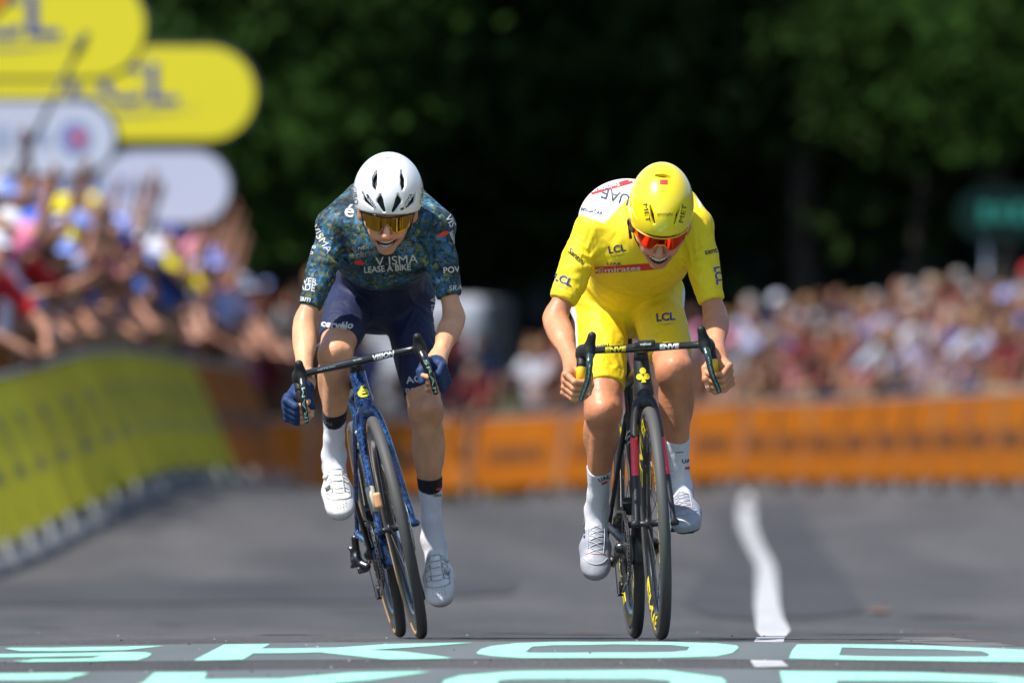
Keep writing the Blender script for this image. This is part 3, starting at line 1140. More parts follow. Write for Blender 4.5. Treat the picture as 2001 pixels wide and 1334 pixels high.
    rd = [(cap(RH + (-.062, .012, -.012), RH + (-.066, .030, -.055), .011, .012), .008), (ell(RH + (-.070, .034, -.075), (.018, .026, .022)), .012),
          (cap(RH + (-.072, .030, -.085), RH + (-.046, .004, -.105), .016, .013), .01), (rbox(RH + (-.072, .046, -.062), (.012, .014, .022), .005), .008)]
    rd += [(rbox(RH + (-.083, .030, -.082), (.004, .016, .012), .002), .002), (cap(RH + (-.080, .045, -.040), RH + (-.068, .045, -.040), .007), .002), (cap(RH + (-.088, .036, -.095), RH + (-.070, .036, -.095), .006), .002), (rbox(RH + (-.060, .010, -.112), (.016, .004, .010), .002), .002)]
    V, F = sdf(rd, .0025)
    der = obj('rear_derailleur', V, F, sp.get('der', M_dsteel), b)
    der.location = (-.008, 0, 0)
    cg = MB()
    for s in (-.0085, .0085):
        cg.tube([j1 + (s, .004, .012), (j1 + j2) / 2 + (s, .006, 0), j2 + (s, 0, -.014)], [(.0016, .013), (.0016, .010), (.0016, .012)], 8, flat=X_)
    cg.tube([j2 + (-.0085, 0, -.022), j2 + (.0085, 0, -.022)], .0035, 6)
    cg.build('chain_cage', M_satin, der)
    for jj in (j1, j2):
        MB().lathe_x([(-.003, .019), (.003, .019), (.003, .004), (-.003, .004)], 22, jj).build('jockey_wheel', M_dsteel, der)
    # front brake caliper and hose on the left leg, rear caliper, front mech
    cal = MB()
    cal.box(FH + (.043, .045, .062), (.011, .014, .030), Matrix.Rotation(-.35, 3, 'X'))
    cal.box(FH + (.037, .038, .052), (.012, .010, .016), Matrix.Rotation(-.35, 3, 'X'))
    cal.tube([FH + (.044, .060, .092), FH + (.050, .085, .16), FH + (.047, .12, .26)], .0026, 6)
    cal.build('front_caliper', sp.get('caliper', M_satin), b)
    MB().box(BB + (-.034, .02, .120), (.013, .022, .018), Matrix.Rotation(.3, 3, 'X')).tube([BB + (-.03, .01, .10), BB + (-.045, -.02, .118), BB + (-.048, .045, .116)], [(.003, .007)] * 3, 8).box(BB + (-.030, .045, .135), (.012, .012, .014)).build('front_mech', M_satin, b)
    # thru-axle and hub ends
    MB().tube([FH + (-.062, .004, 0), FH + (.062, .004, 0)], .0055, 10).build('front_axle', M_dsteel, b, True)
    MB().tube([RH + (-.07, 0, 0), RH + (.07, 0, 0)], .0065, 10).build('rear_axle', M_dsteel, b, True)
    return b, drops, peds


def place_bike(b, px, lean, yaw, y0, pitch=-1.3):
    x = (px - 1000.5) * (CAM_D + y0) / FPX
    M = Matrix.Translation((x, y0, float(road_z(x, CAM_D + y0)) + 0.001)) @ Matrix.Rotation(R(yaw), 4, 'Z') @ Matrix.Rotation(R(pitch), 4, 'X') @ Matrix.Rotation(R(lean), 4, 'Y')
    b.matrix_world = M
    A = np.array(M)
    return lambda p: (A[:3, :3] @ np.asarray(p, float)) + A[:3, 3]


bikeB, dropsB, pedsB = make_bike('racing_bicycle', 'blue marbled racing bicycle with tan sidewall tyres, leaning over under the navy rider', 'bicycle',
                                 dict(bar_z=.846, frame=M_blu, side=M_tan, rim=M_carb, deep=.055, tape=M_tape_b, lever=M_carb, lever_text='SRAM', lever_text_m=M_mintp, lever_h=.0105,
                                      half_bar=.184, hood_in=.004, crank=68, pedal_dir={-1: 8, 1: -35}, der=M_dsteel, saddle_y=.77, saddle_z=.905, lev_out=.014, horn=-.004, caliper=M_dsteel))
toB = place_bike(bikeB, 825, -12.8, 4.2, YB)
bikeY, dropsY, pedsY = make_bike('racing_bicycle', 'black racing bicycle with red fork panels and yellow rim lettering under the yellow rider', 'bicycle',
                                 dict(bar_z=.850, frame=M_satin, side=M_tyre, rim=M_carb, deep=.055, tape=M_tape_y, lever=M_grnlev, lever_text='DURA-ACE', lever_text_m=mat('grey_print', (.35, .40, .40), .4), lever_h=.0035,
                                      half_bar=.183, hood_in=.024, crank=-165, pedal_dir={-1: -42, 1: 12}, rim_text='ENVE', rim_text_m=M_yel, fork_red=True, der=M_satin, yel_ped=True,
                                      saddle_y=.83, saddle_z=.90, lev_out=.030, horn=.006))
toY = place_bike(bikeY, 1293, -3.1, 3.8, YY)

# ---- marks and small things that differ between the two bicycles
BBd = np.array([0, .080, .862])


def head_fn(dx, dz, rad=.027):
    def fn(u, v):
        z = dz + v
        yc = .150 + (z - .702) * .285
        x = dx + u
        return np.array([x, yc - math.sqrt(max(rad ** 2 - x * x, 1e-5)) - .0034, z])
    return fn


V2, F2 = glyphs('é', 0.025, 0, .2)
obj('head_badge', [head_fn(0, .756, .031)(u * .036 * 1.5, v * .036) for u, v in V2], F2, M_yel, bikeB, smooth=False)
for dx, dz, rx, rz in ((0, .784, .0095, .0095), (-.0105, .767, .0095, .0092), (.0105, .767, .0095, .0092)):
    V2, F2 = blob2(rx, rz, 20)
    obj('head_badge', [head_fn(dx, dz)(u, v) for u, v in V2], F2, M_yel, bikeY, smooth=False)
obj('head_badge', [head_fn(0, .755)(u, v) for u, v in [(-.002, .012), (.002, .012), (.0075, -.005), (-.0075, -.005)]], [(0, 3, 2, 1)], M_yel, bikeY, smooth=False)


def bar_fn(u0, bz=.850):
    def fn(u, v):
        x = u0 + u
        return np.array([x, .0815 - .0165 - .001 + abs(v) * .3, bz + v])
    return fn


flat_text('ENVE', .0135, None, None, None, M_yel, bikeY, 'bar_lettering', .05, 1.35, .1, bar_fn(-.082))
flat_text('ENVE', .0135, None, None, None, M_wht, bikeY, 'bar_lettering', .05, 1.25, .1, bar_fn(.075))
flat_text('VISION', .0150, None, None, None, M_wht, bikeB, 'bar_lettering', .05, 1.0, .25, bar_fn(.080, .846))
flat_text('METRON', .006, None, None, None, mat('grey_print', (.35, .40, .40), .4), bikeB, 'bar_lettering', .0, 1.6, .2, bar_fn(-.095, .846))
flat_text('cervélo', .0065, (0, .0555, .852), (1, 0, 0), (0, .5, .86), mat('grey_print', (.35, .40, .40), .4), bikeB, 'stem_lettering')
# cycle computer on the yellow rider's bar
g = sdf([(rbox((0, .034, .860), (.030, .040, .0105), .006), .004), (cap((0, .05, .854), (0, .08, .850), .009), .006)], .0025)
comp = obj('bike_computer', relax(*g, 1), g[1], M_satin, bikeY)
flat_text('wahoo', .0085, (0, -.0070, .8595), (1, 0, 0), (0, 0, 1), M_wht, comp, 'computer_lettering', .02)
# number chip taped to the fork of the blue bicycle, on its right leg
g = sdf([(rbox((-.037, .006, .430), (.0115, .016, .024), .008), .004)], .0025)
obj('timing_chip', g[0], g[1], mat('peach_plastic', (.80, .40, .20), .4), bikeB)
MB().tube([(-.050, .050, .472), (-.050, .040, .436), (-.0505, .026, .395)], [(.0135, .021), (.0138, .0212), (.0130, .020)], 14).build('clear_tape', mat('pale_tape', (.45, .42, .33), .3), bikeB, True)
# white reflective stripes on the seat tube of the blue bicycle and lettering on the yellow rider's
for z in (.600, .635):
    MB().tube([(0, .585 + (z - .272) * .29 - .002, z), (0, .585 + (z - .272) * .29 + .000, z + .006)], [(.0165, .0245)] * 2, 14, flat=(1, 0, 0)).build('seat_tube_stripe', M_wht, bikeB, True)
for z in (.575, .592, .606):
    MB().tube([(0, .585 + (z - .272) * .29 - .001, z), (0, .585 + (z - .272) * .29, z + .0018)], [(.0166, .0246)] * 2, 14, flat=(1, 0, 0)).build('seat_tube_stripe', M_wht, bikeY, True)
# ------------------------------------------------------------------ riders
def fabric_mat(name, attr='Col', rough=0.62, bump=0.12, bscale=18, sheen=0.03, rib=0.0, wrinkle=0.9):
    """stretch cloth: colour from the cloth's own printed colours, soft folds and a fine knit"""
    m = mat(name, (0.5, 0.5, 0.5), rough, spec=0.35, attr=attr, sheen=sheen)
    nt = m.node_tree
    tc = nt.nodes.new('ShaderNodeTexCoord')
    mp = nt.nodes.new('ShaderNodeMapping')
    mp.inputs['Scale'].default_value = (1.0, 1.0, 0.45)
    nt.links.new(tc.outputs['Object'], mp.inputs[0])
    n1 = nt.nodes.new('ShaderNodeTexNoise')
    n1.inputs['Scale'].default_value = bscale
    n1.inputs['Detail'].default_value = 2
    n1.inputs['Distortion'].default_value = 0.6
    nt.links.new(mp.outputs[0], n1.inputs['Vector'])
    b1 = nt.nodes.new('ShaderNodeBump')
    b1.inputs['Strength'].default_value = wrinkle
    b1.inputs['Distance'].default_value = 0.012
    nt.links.new(n1.outputs['Fac'], b1.inputs['Height'])
    wv = nt.nodes.new('ShaderNodeTexNoise')
    wv.inputs['Scale'].default_value = 420
    nt.links.new(tc.outputs['Object'], wv.inputs['Vector'])
    b2 = nt.nodes.new('ShaderNodeBump')
    b2.inputs['Strength'].default_value = bump
    b2.inputs['Distance'].default_value = 0.002
    nt.links.new(wv.outputs['Fac'], b2.inputs['Height'])
    nt.links.new(b1.outputs[0], b2.inputs['Normal'])
    nt.links.new(b2.outputs[0], nt.nodes['Principled BSDF'].inputs['Normal'])
    return m


def floral_mat(name):
    """navy cloth printed all over with small blue, teal and olive blots and rings"""
    m = fabric_mat(name, None, bump=0.1)
    nt = m.node_tree
    tc = nt.nodes.new('ShaderNodeTexCoord')
    nz = nt.nodes.new('ShaderNodeTexNoise')
    nz.inputs['Scale'].default_value = 55
    nt.links.new(tc.outputs['Object'], nz.inputs['Vector'])
    mv = nt.nodes.new('ShaderNodeVectorMath')
    mv.operation = 'MULTIPLY_ADD'
    mv.inputs[1].default_value = (.026, .026, .026)
    nt.links.new(nz.outputs['Color'], mv.inputs[0])
    nt.links.new(tc.outputs['Object'], mv.inputs[2])
    vo = nt.nodes.new('ShaderNodeTexVoronoi')
    vo.inputs['Scale'].default_value = 105
    nt.links.new(mv.outputs[0], vo.inputs['Vector'])
    sep = nt.nodes.new('ShaderNodeSeparateColor')
    nt.links.new(vo.outputs['Color'], sep.inputs[0])
    cr = nt.nodes.new('ShaderNodeValToRGB')
    cr.color_ramp.interpolation = 'CONSTANT'
    e = cr.color_ramp.elements
    cols = [(0, (.006, .014, .035)), (.20, (.012, .062, .074)), (.38, (.013, .056, .125)), (.50, (.032, .115, .255)), (.60, (.012, .055, .060)), (.74, (.075, .090, .026)), (.85, (.024, .085, .160)), (.93, (.15, .17, .085))]
    e[0].position, e[0].color = cols[0][0], (*cols[0][1], 1)
    e[1].position, e[1].color = cols[1][0], (*cols[1][1], 1)
    for p_, c_ in cols[2:]:
        k = e.new(p_)
        k.color = (*c_, 1)
    nt.links.new(sep.outputs[0], cr.inputs[0])
    v2 = nt.nodes.new('ShaderNodeTexVoronoi')
    v2.inputs['Scale'].default_value = 70
    nt.links.new(mv.outputs[0], v2.inputs['Vector'])
    rg = nt.nodes.new('ShaderNodeMapRange')           # thin rings
    rg.inputs['From Min'].default_value = 0.30
    rg.inputs['From Max'].default_value = 0.36
    nt.links.new(v2.outputs['Distance'], rg.inputs['Value'])
    pk = nt.nodes.new('ShaderNodeMath')
    pk.operation = 'PINGPONG'
    pk.inputs[1].default_value = 0.5
    nt.links.new(rg.outputs[0], pk.inputs[0])
    mix = nt.nodes.new('ShaderNodeMix')
    mix.data_type = 'RGBA'
    nt.links.new(pk.outputs[0], mix.inputs['Factor'])
    nt.links.new(cr.outputs[0], mix.inputs['A'])
    mix.inputs['B'].default_value = (.085, .11, .055, 1)
    big = nt.nodes.new('ShaderNodeTexNoise')
    big.inputs['Scale'].default_value = 14
    big.inputs['Detail'].default_value = 3
    nt.links.new(tc.outputs['Object'], big.inputs['Vector'])
    mr = nt.nodes.new('ShaderNodeMapRange')
    mr.inputs['From Min'].default_value = 0.35
    mr.inputs['From Max'].default_value = 0.65
    mr.inputs['To Min'].default_value = 0.30
    mr.inputs['To Max'].default_value = 1.75
    nt.links.new(big.outputs['Fac'], mr.inputs['Value'])
    sc = nt.nodes.new('ShaderNodeVectorMath')
    sc.operation = 'SCALE'
    nt.links.new(mix.outputs['Result'], sc.inputs[0])
    nt.links.new(mr.outputs[0], sc.inputs['Scale'])
    nt.links.new(sc.outputs[0], nt.nodes['Principled BSDF'].inputs['Base Color'])
    return m


M_skin = mat('skin', (0.6, 0.35, 0.25), 0.46, spec=0.38, attr='Col', var=0.20, vscale=11, bump=0.20, bscale=60, sss=0.05)
nt = M_skin.node_tree                            # veins and tendons just under the skin
tc = nt.nodes.new('ShaderNodeTexCoord')
mp = nt.nodes.new('ShaderNodeMapping')
mp.inputs['Scale'].default_value = (1.0, 1.0, .40)
rn = nt.nodes.new('ShaderNodeTexNoise')
rn.noise_type = 'RIDGED_MULTIFRACTAL'
rn.inputs['Scale'].default_value = 17
rn.inputs['Detail'].default_value = 1.5
rn.inputs['Distortion'].default_value = .5
mr = nt.nodes.new('ShaderNodeMapRange')
mr.inputs['From Min'].default_value = .55
mr.inputs['From Max'].default_value = 1.0
bp = nt.nodes.new('ShaderNodeBump')
bp.inputs['Strength'].default_value = .6
bp.inputs['Distance'].default_value = .003
old = [n for n in nt.nodes if n.type == 'BUMP' and n != bp][0]
nt.links.new(tc.outputs['Object'], mp.inputs[0])
nt.links.new(mp.outputs[0], rn.inputs['Vector'])
nt.links.new(rn.outputs['Fac'], mr.inputs['Value'])
nt.links.new(mr.outputs[0], bp.inputs['Height'])
nt.links.new(old.outputs[0], bp.inputs['Normal'])
nt.links.new(bp.outputs[0], nt.nodes['Principled BSDF'].inputs['Normal'])
M_cloth = fabric_mat('stretch_cloth')
M_knit = fabric_mat('sock_knit', rough=0.8, bump=0.3, bscale=26, wrinkle=0.55)
M_floral = floral_mat('floral_jersey_cloth')
M_shoe = mat('shoe_upper', (0.8, 0.8, 0.8), 0.42, attr='Col', bump=0.14, bscale=45, var=0.10, vscale=22)
M_navy_p = mat('navy_print', (0.012, 0.030, 0.085), 0.5)
M_bluep = mat('blue_print', (0.015, 0.040, 0.32), 0.5)
M_blkp = mat('black_print', (0.012, 0.012, 0.014), 0.5)
M_whp = mat('white_cloth_print', (0.62, 0.62, 0.60), 0.6)
M_greyp = mat('grey_cloth_print', (0.16, 0.18, 0.18), 0.6)
M_redp = mat('red_cloth_print', (0.72, 0.03, 0.03), 0.5)
M_teeth = mat('teeth', (0.80, 0.76, 0.62), 0.22, spec=0.6)
M_liner = mat('helmet_liner', (0.015, 0.015, 0.017), 0.6)


def perp(ax, v):
    ax = nrm(ax)
    return nrm(np.asarray(v, float) - ax * (np.asarray(v, float) @ ax))


def arm_prims(j, s):
    sh, el, wr = j['sh'], j['el'], j['wr']
    q = j.get('ak', 1.0)
    u, f = nrm(el - sh), nrm(wr - el)
    L1, L2 = np.linalg.norm(el - sh), np.linalg.norm(wr - el)
    out = np.array([s, 0, 0.0])
    bi = perp(u, f - u * 0)                    # biceps side: towards the forearm
    tri = -bi
    up = [(cap(sh, el, .047 * q, .036 * q), .02), (ell(sh + u * .30 * L1 + out * .012, (.042 * q, .042 * q, .075), np.stack([perp(u, out), perp(u, np.cross(u, out)), u])), .03),
          (ell(sh + u * .55 * L1 + bi * .012, (.032 * q, .032 * q, .075), np.stack([perp(u, bi), np.cross(u, perp(u, bi)), u])), .02),
          (ell(sh + u * .50 * L1 + tri * .014, (.034 * q, .034 * q, .085), np.stack([perp(u, bi), np.cross(u, perp(u, bi)), u])), .02)]
    o2 = perp(f, out)
    fo = [(cap(el, wr, .035 * q, .0235), .02), (cap(el - u * .02, el + f * .03, .033 * q, .034 * q), .015),
          (ell(el + f * .28 * L2 + o2 * .009, (.033 * q, .031 * q, .075), np.stack([o2, np.cross(f, o2), f])), .02),
          (ell(el + f * .30 * L2 - o2 * .010, (.029 * q, .032 * q, .070), np.stack([o2, np.cross(f, o2), f])), .02),
          (ell(el - f * .008 - u * -.004, (.024 * q, .024 * q, .024 * q)), .012),
          (cap(wr - f * .03, wr + f * .012, .0245, .0255, (o2, 1.1)), .012)]
    fo += [(cap(el + f * .35 * L2 + perp(f, (0, -1, .2)) * .021 * q, wr + perp(f, (0, -1, .2)) * .017, .0065, .0050), .010), (cap(el + f * .08 * L2 + o2 * .026 * q, wr - f * .05 + o2 * .018, .008, .006), .012)]
    return up, fo


def hand_prims(G, o, f, t, wr, k=1.0):
    """a fist closed round a bar through G: o outward, f to the front, t up along the bar"""
    def q(a, b, c):
        return G + k * (o * a + f * b + t * c)
    palm = [(cap(q(.036, -.012, .026), q(.036, -.014, -.024), .0175, .0165, (o, .78)), .010), (cap(wr, q(.026, -.026, .008), .024, .026), .02), (cap(wr, q(.022, -.03, -.012), .020, .021), .02),
            (cap(q(.0, -.030, .026), q(.012, -.036, -.02), .0165, .0150), .012), (cap(wr, q(-.004, -.030, .022), .018, .0165), .012)]
    prox, dist = [], []
    for i, c in enumerate((.0315, .0115, -.0085, -.0270)):
        z = (1.0, 1.06, 1.0, .86)[i]
        sp = (.003, .001, -.001, -.002)[i]
        m_, p_, d_, e_ = q(.043, .004, c + sp), q(.022, .0335 * z, c - .003), q(-.007, .0295 * z, c - .005), q(-.021, .011, c - .006)
        palm.append((ell(m_ + f * -.001 + o * .002, (.0112, .0112, .0105)), .006))
        prox.append((cap(m_, p_, .0100, .0092), .0035))
        prox.append((ell(p_, (.0097, .0097, .0095)), .003))
        dist += [(cap(p_, d_, .0090, .0084), .0025), (cap(d_, e_, .0084, .0072), .003)]
    th = [q(-.004, -.030, .030), q(-.0235, -.010, .027), q(-.0275, .016, .008), q(-.0235, .0265, -.014)]
    thumb = [(cap(th[0], th[1], .0155, .0125), .010), (cap(th[1], th[2], .0118, .0108), .004), (ell(th[2], (.0115, .0115, .0112)), .003)]
    tip = [(cap(th[2], th[3], .0104, .0088), .003)]
    return palm, prox, dist, thumb, tip, th


def leg_prims(j, s):
    hp, kn, an = j['hip'], j['kn'], j['an']
    th, sh = nrm(kn - hp), nrm(an - kn)
    L1, L2 = np.linalg.norm(kn - hp), np.linalg.norm(an - kn)
    fr = perp(th, (0, -1, .8))                 # front of the thigh
    lat = np.array([s, 0, 0.0])
    lt = perp(th, lat)
    A = np.stack([lt, np.cross(th, lt), th])
    k = j.get('k', 1.0)
    thigh = [(cap(hp, kn, .080 * k, .052 * k), .03), (ell(hp + th * .45 * L1 + fr * .022, (.062 * k, .060 * k, .17), A), .018),
             (ell(hp + th * .62 * L1 + lt * .022 + fr * .01, (.042 * k, .044 * k, .12), A), .014), (ell(hp + th * .70 * L1 - lt * .022 + fr * .012, (.040 * k, .042 * k, .085), A), .014),
             (ell(hp + th * .42 * L1 - fr * .026, (.060 * k, .055 * k, .16), A), .03)]
    fs = perp(sh, (0, -1, .3))
    ls = perp(sh, lat)
    B = np.stack([ls, np.cross(sh, ls), sh])
    knee = [(cap(kn - th * .05, kn + sh * .02, .047 * k, .046 * k), .02), (ell(kn + fs * .022 + fr * .016, (.029, .026, .033), B), .011), (ell(kn + sh * .055 + fs * .026, (.015, .018, .028), B), .010),
            (ell(kn + ls * .030 + sh * .01, (.018, .026, .034), B), .02), (ell(kn - ls * .030 + sh * .01, (.020, .028, .036), B), .02)]
    shank = [(cap(kn, an, .043 * k, .0245), .02), (ell(kn + sh * .30 * L2 - fs * .026 - ls * .021, (.030 * k, .036 * k, .088), B), .013), (ell(kn + sh * .27 * L2 - fs * .026 + ls * .026, (.030 * k, .035 * k, .088), B), .013),
             (ell(kn + sh * .36 * L2 + fs * .020 + ls * .010, (.018, .020, .13), B), .011), (cap(kn + sh * .06 + fs * .026, an + fs * .014, .013, .014), .014), (ell(kn + sh * .50 * L2 - fs * .016, (.028, .030, .09), B), .03)]
    ankle = [(cap(an - sh * .06, an, .0255, .027), .02), (ell(an + ls * .015, (.016, .018, .019)), .01), (ell(an - ls * .017 - sh * .006, (.016, .018, .019)), .01), (cap(an - sh * .07 - fs * .016, an + sh * .02 - fs * .026, .012, .017), .014)]
    return thigh, knee, shank, ankle, dict(th=th, sh=sh, fs=fs, ls=ls, L1=L1, L2=L2, fr=fr, B=B)


def foot_frame(an, ball, lat):
    v = ball * 0 + an - ball
    n_ = np.linalg.norm(v)
    e1 = v / n_
    L = -nrm(lat)
    L = nrm(L - e1 * (L @ e1))
    e2 = np.cross(L, e1)
    a = math.atan2(.088, -.118)
    f = math.cos(a) * e1 - math.sin(a) * e2
    u = math.sin(a) * e1 + math.cos(a) * e2
    return -L, f, u          # x, forward, up


def shoe(person, an, ball, s, col, style, origin, lat):
    x, f, u = foot_frame(an, ball, lat)
    A = np.stack([x, f, u])
    off = ball - f * 0.0

    def q(a, b, c):
        return off + x * a + f * b + u * c
    pr = [(cap(q(0, .030, .020), q(0, -.02, .022), .036, .040, (x, 1.22)), .02), (ell(q(-s * .004, .052, .017), (.039, .036, .0215), A), .02), (cap(q(s * .002, -.03, .028), q(0, -.135, .030), .036, .032), .02),
          (cap(q(0, -.035, .046), q(0, -.100, .068), .026, .030), .025), (cap(q(0, -.135, .030), q(0, -.150, .070), .031, .029), .02), (cap(q(0, -.120, .060), q(0, -.124, .082), .034, .033), .012),
          (cap(q(0, .05, .004), q(0, -.15, .004), .030, .024, (x, 1.2)), .01)]
    pr.append((rbox(q(0, -.03, -.045), (.1, .2, .035), .002, A), .004, 's'))
    pr.append((cap(an + (an - ball) * 0 + u * .0, q(0, -.118, .14), .030, .032), .004, 's'))
    V, F = sdf(pr, .003)
    V = relax(V, F, 2, .4)
    loc = (V - off) @ A.T
    c = np.tile(np.array(col, float), (len(V), 1))
    fm = (loc[F].mean(1)[:, 2] < -.0035).astype(int)
    if style == 'lace':
        tc_ = (loc[:, 1] > .042 - 12 * loc[:, 0] ** 2) | (loc[:, 2] < .010)
        c[tc_] *= np.array([1.10, 1.09, 1.03])
        c[~tc_] *= .90
    else:
        c[loc[:, 2] < .008] *= .90
    sh = obj('shoe', V, F, [M_shoe, M_satin], person, col=c, fmat=fm, origin=origin)
    tr = bvh(V, F)

    def on(a, b, lift=.0015):
        """the point of the upper above sole position (a, b)"""
        o = q(a, b, .2)
        h = tr.ray_cast(Vector(o), Vector(-u), .4)
        return (np.array(h[0]) + u * lift) if h[0] is not None else q(a, b, .04)

    def strip(pts, w, th_=.0012, m=M_shoe, name='strap', colr=None):
        P_ = [on(a, b) for a, b in smooth_path([(a, b, 0) for a, b in pts], 4)[:, :2]]
        V_, F_ = sweep(P_, [(w, th_)] * len(P_), 8, f)
        return obj(name, V_, F_, m, sh, True, col=None if colr is None else np.tile(colr, (len(V_), 1)), origin=origin)
    if style == 'dial':
        # stitched tongue, slotted strap loops and two round dials on the outside
        grey = mat('shoe_stitch', (.28, .28, .27), .6)
        for a0 in (-.015, .015):
            strip([(a0, -.075), (a0 * 1.15, -.03), (a0 * 1.2, .024)], .0011, .0008, grey, 'tongue_edge')
        for b0 in (-.058, -.038, -.016, .006, .024):
            strip([(-.014, b0), (0, b0 + .003), (.014, b0)], .0012, .0008, grey, 'tongue_seam')
        strip([(-.038, .026), (-.024, .044), (0, .050), (.024, .044), (.038, .026)], .0010, .0006, grey, 'toe_seam')
        for a0 in (-.026, .026):
            strip([(a0 * 1.25, -.03), (a0 * 1.42, .004), (a0 * 1.30, .036)], .0010, .0006, grey, 'side_seam')
        for i in range(5):
            for k in range(3):
                p_ = on((i - 2) * .009, .056 + k * .008 - .0012 * (i - 2) ** 2, .0)
                MB().tube([p_ - u * .001, p_ + u * .0006], .0013, 8).build('vent_hole', mat('shoe_hole', (.10, .10, .10), .7), sh, origin=origin)
        for b0, w in ((-.050, .030), (-.022, .033), (.010, .034)):
            for sg in (-1, 1):
                p0 = [(sg * .020, b0 - .007), (sg * w, b0 - .006), (sg * w, b0 + .006), (sg * .020, b0 + .007), (sg * .020, b0 - .007)]
                P_ = [on(a, b) for a, b in p0]
                m_ = MB().tube(P_, .0011, 5)
                m_.build('strap_loop', grey, sh, origin=origin)
        for b0 in (-.046, -.008):
            p_ = on(s * .030, b0, 0)
            p2 = on(s * .034, b0, 0)
            ax = nrm(nrm(u) + x * s * .9)
            m_ = MB().tube([p_ - ax * .002, p_ + ax * .007, p_ + ax * .0085], [.0105, .0100, .0085], 16)
            m_.build('dial', mat('dial_grey', (.50, .50, .48), .3), sh, True, origin=origin)
            MB().tube([p_ + ax * .0086, p_ + ax * .0092], .0045, 12).build('dial_cap', M_wht, sh, True, origin=origin)
    else:
        lace = mat('shoe_lace', (.52, .53, .58), .6)
        for b0 in (-.066, -.048, -.030, -.012, .006):
            for sg in (-1, 1):
                strip([(sg * .021, b0), (0, b0 + .009), (-sg * .021, b0 + .018)], .0013, .0009, lace, 'lace')
        for sg in (-1, 1):
            strip([(sg * .023, -.070), (sg * .025, -.03), (sg * .023, .024)], .0012, .0009, lace, 'lace_edge')
        strip([(-.030, .022), (0, .029), (.030, .022)], .0012, .0008, mat('pink_thread', (.70, .35, .32), .6), 'thread')
        strip([(-.037, .030), (-.022, .052), (0, .060), (.022, .052), (.037, .030)], .0012, .0008, lace, 'toe_seam')
        P_ = [on(0, b, .001) for b in (-.090, -.084, -.077)]
        V_, F_ = sweep(P_, [(.0055, .0015)] * 3, 8, x)
        obj('pull_tab', V_, F_, mat('orange_tab', (.90, .12, .02), .5), sh, origin=origin)
        pts = [on(-.034, b, .001) for b in np.linspace(-.10, -.03, 8)]
        for i in range(7):
            if i % 3 != 2:
                a_, b_ = pts[i], pts[i + 1]
                MB().tube([a_, (a_ + b_) / 2, b_], [(.004, .0012)] * 3, 6, flat=x).build('side_print', M_blkp, sh, origin=origin)
    return sh


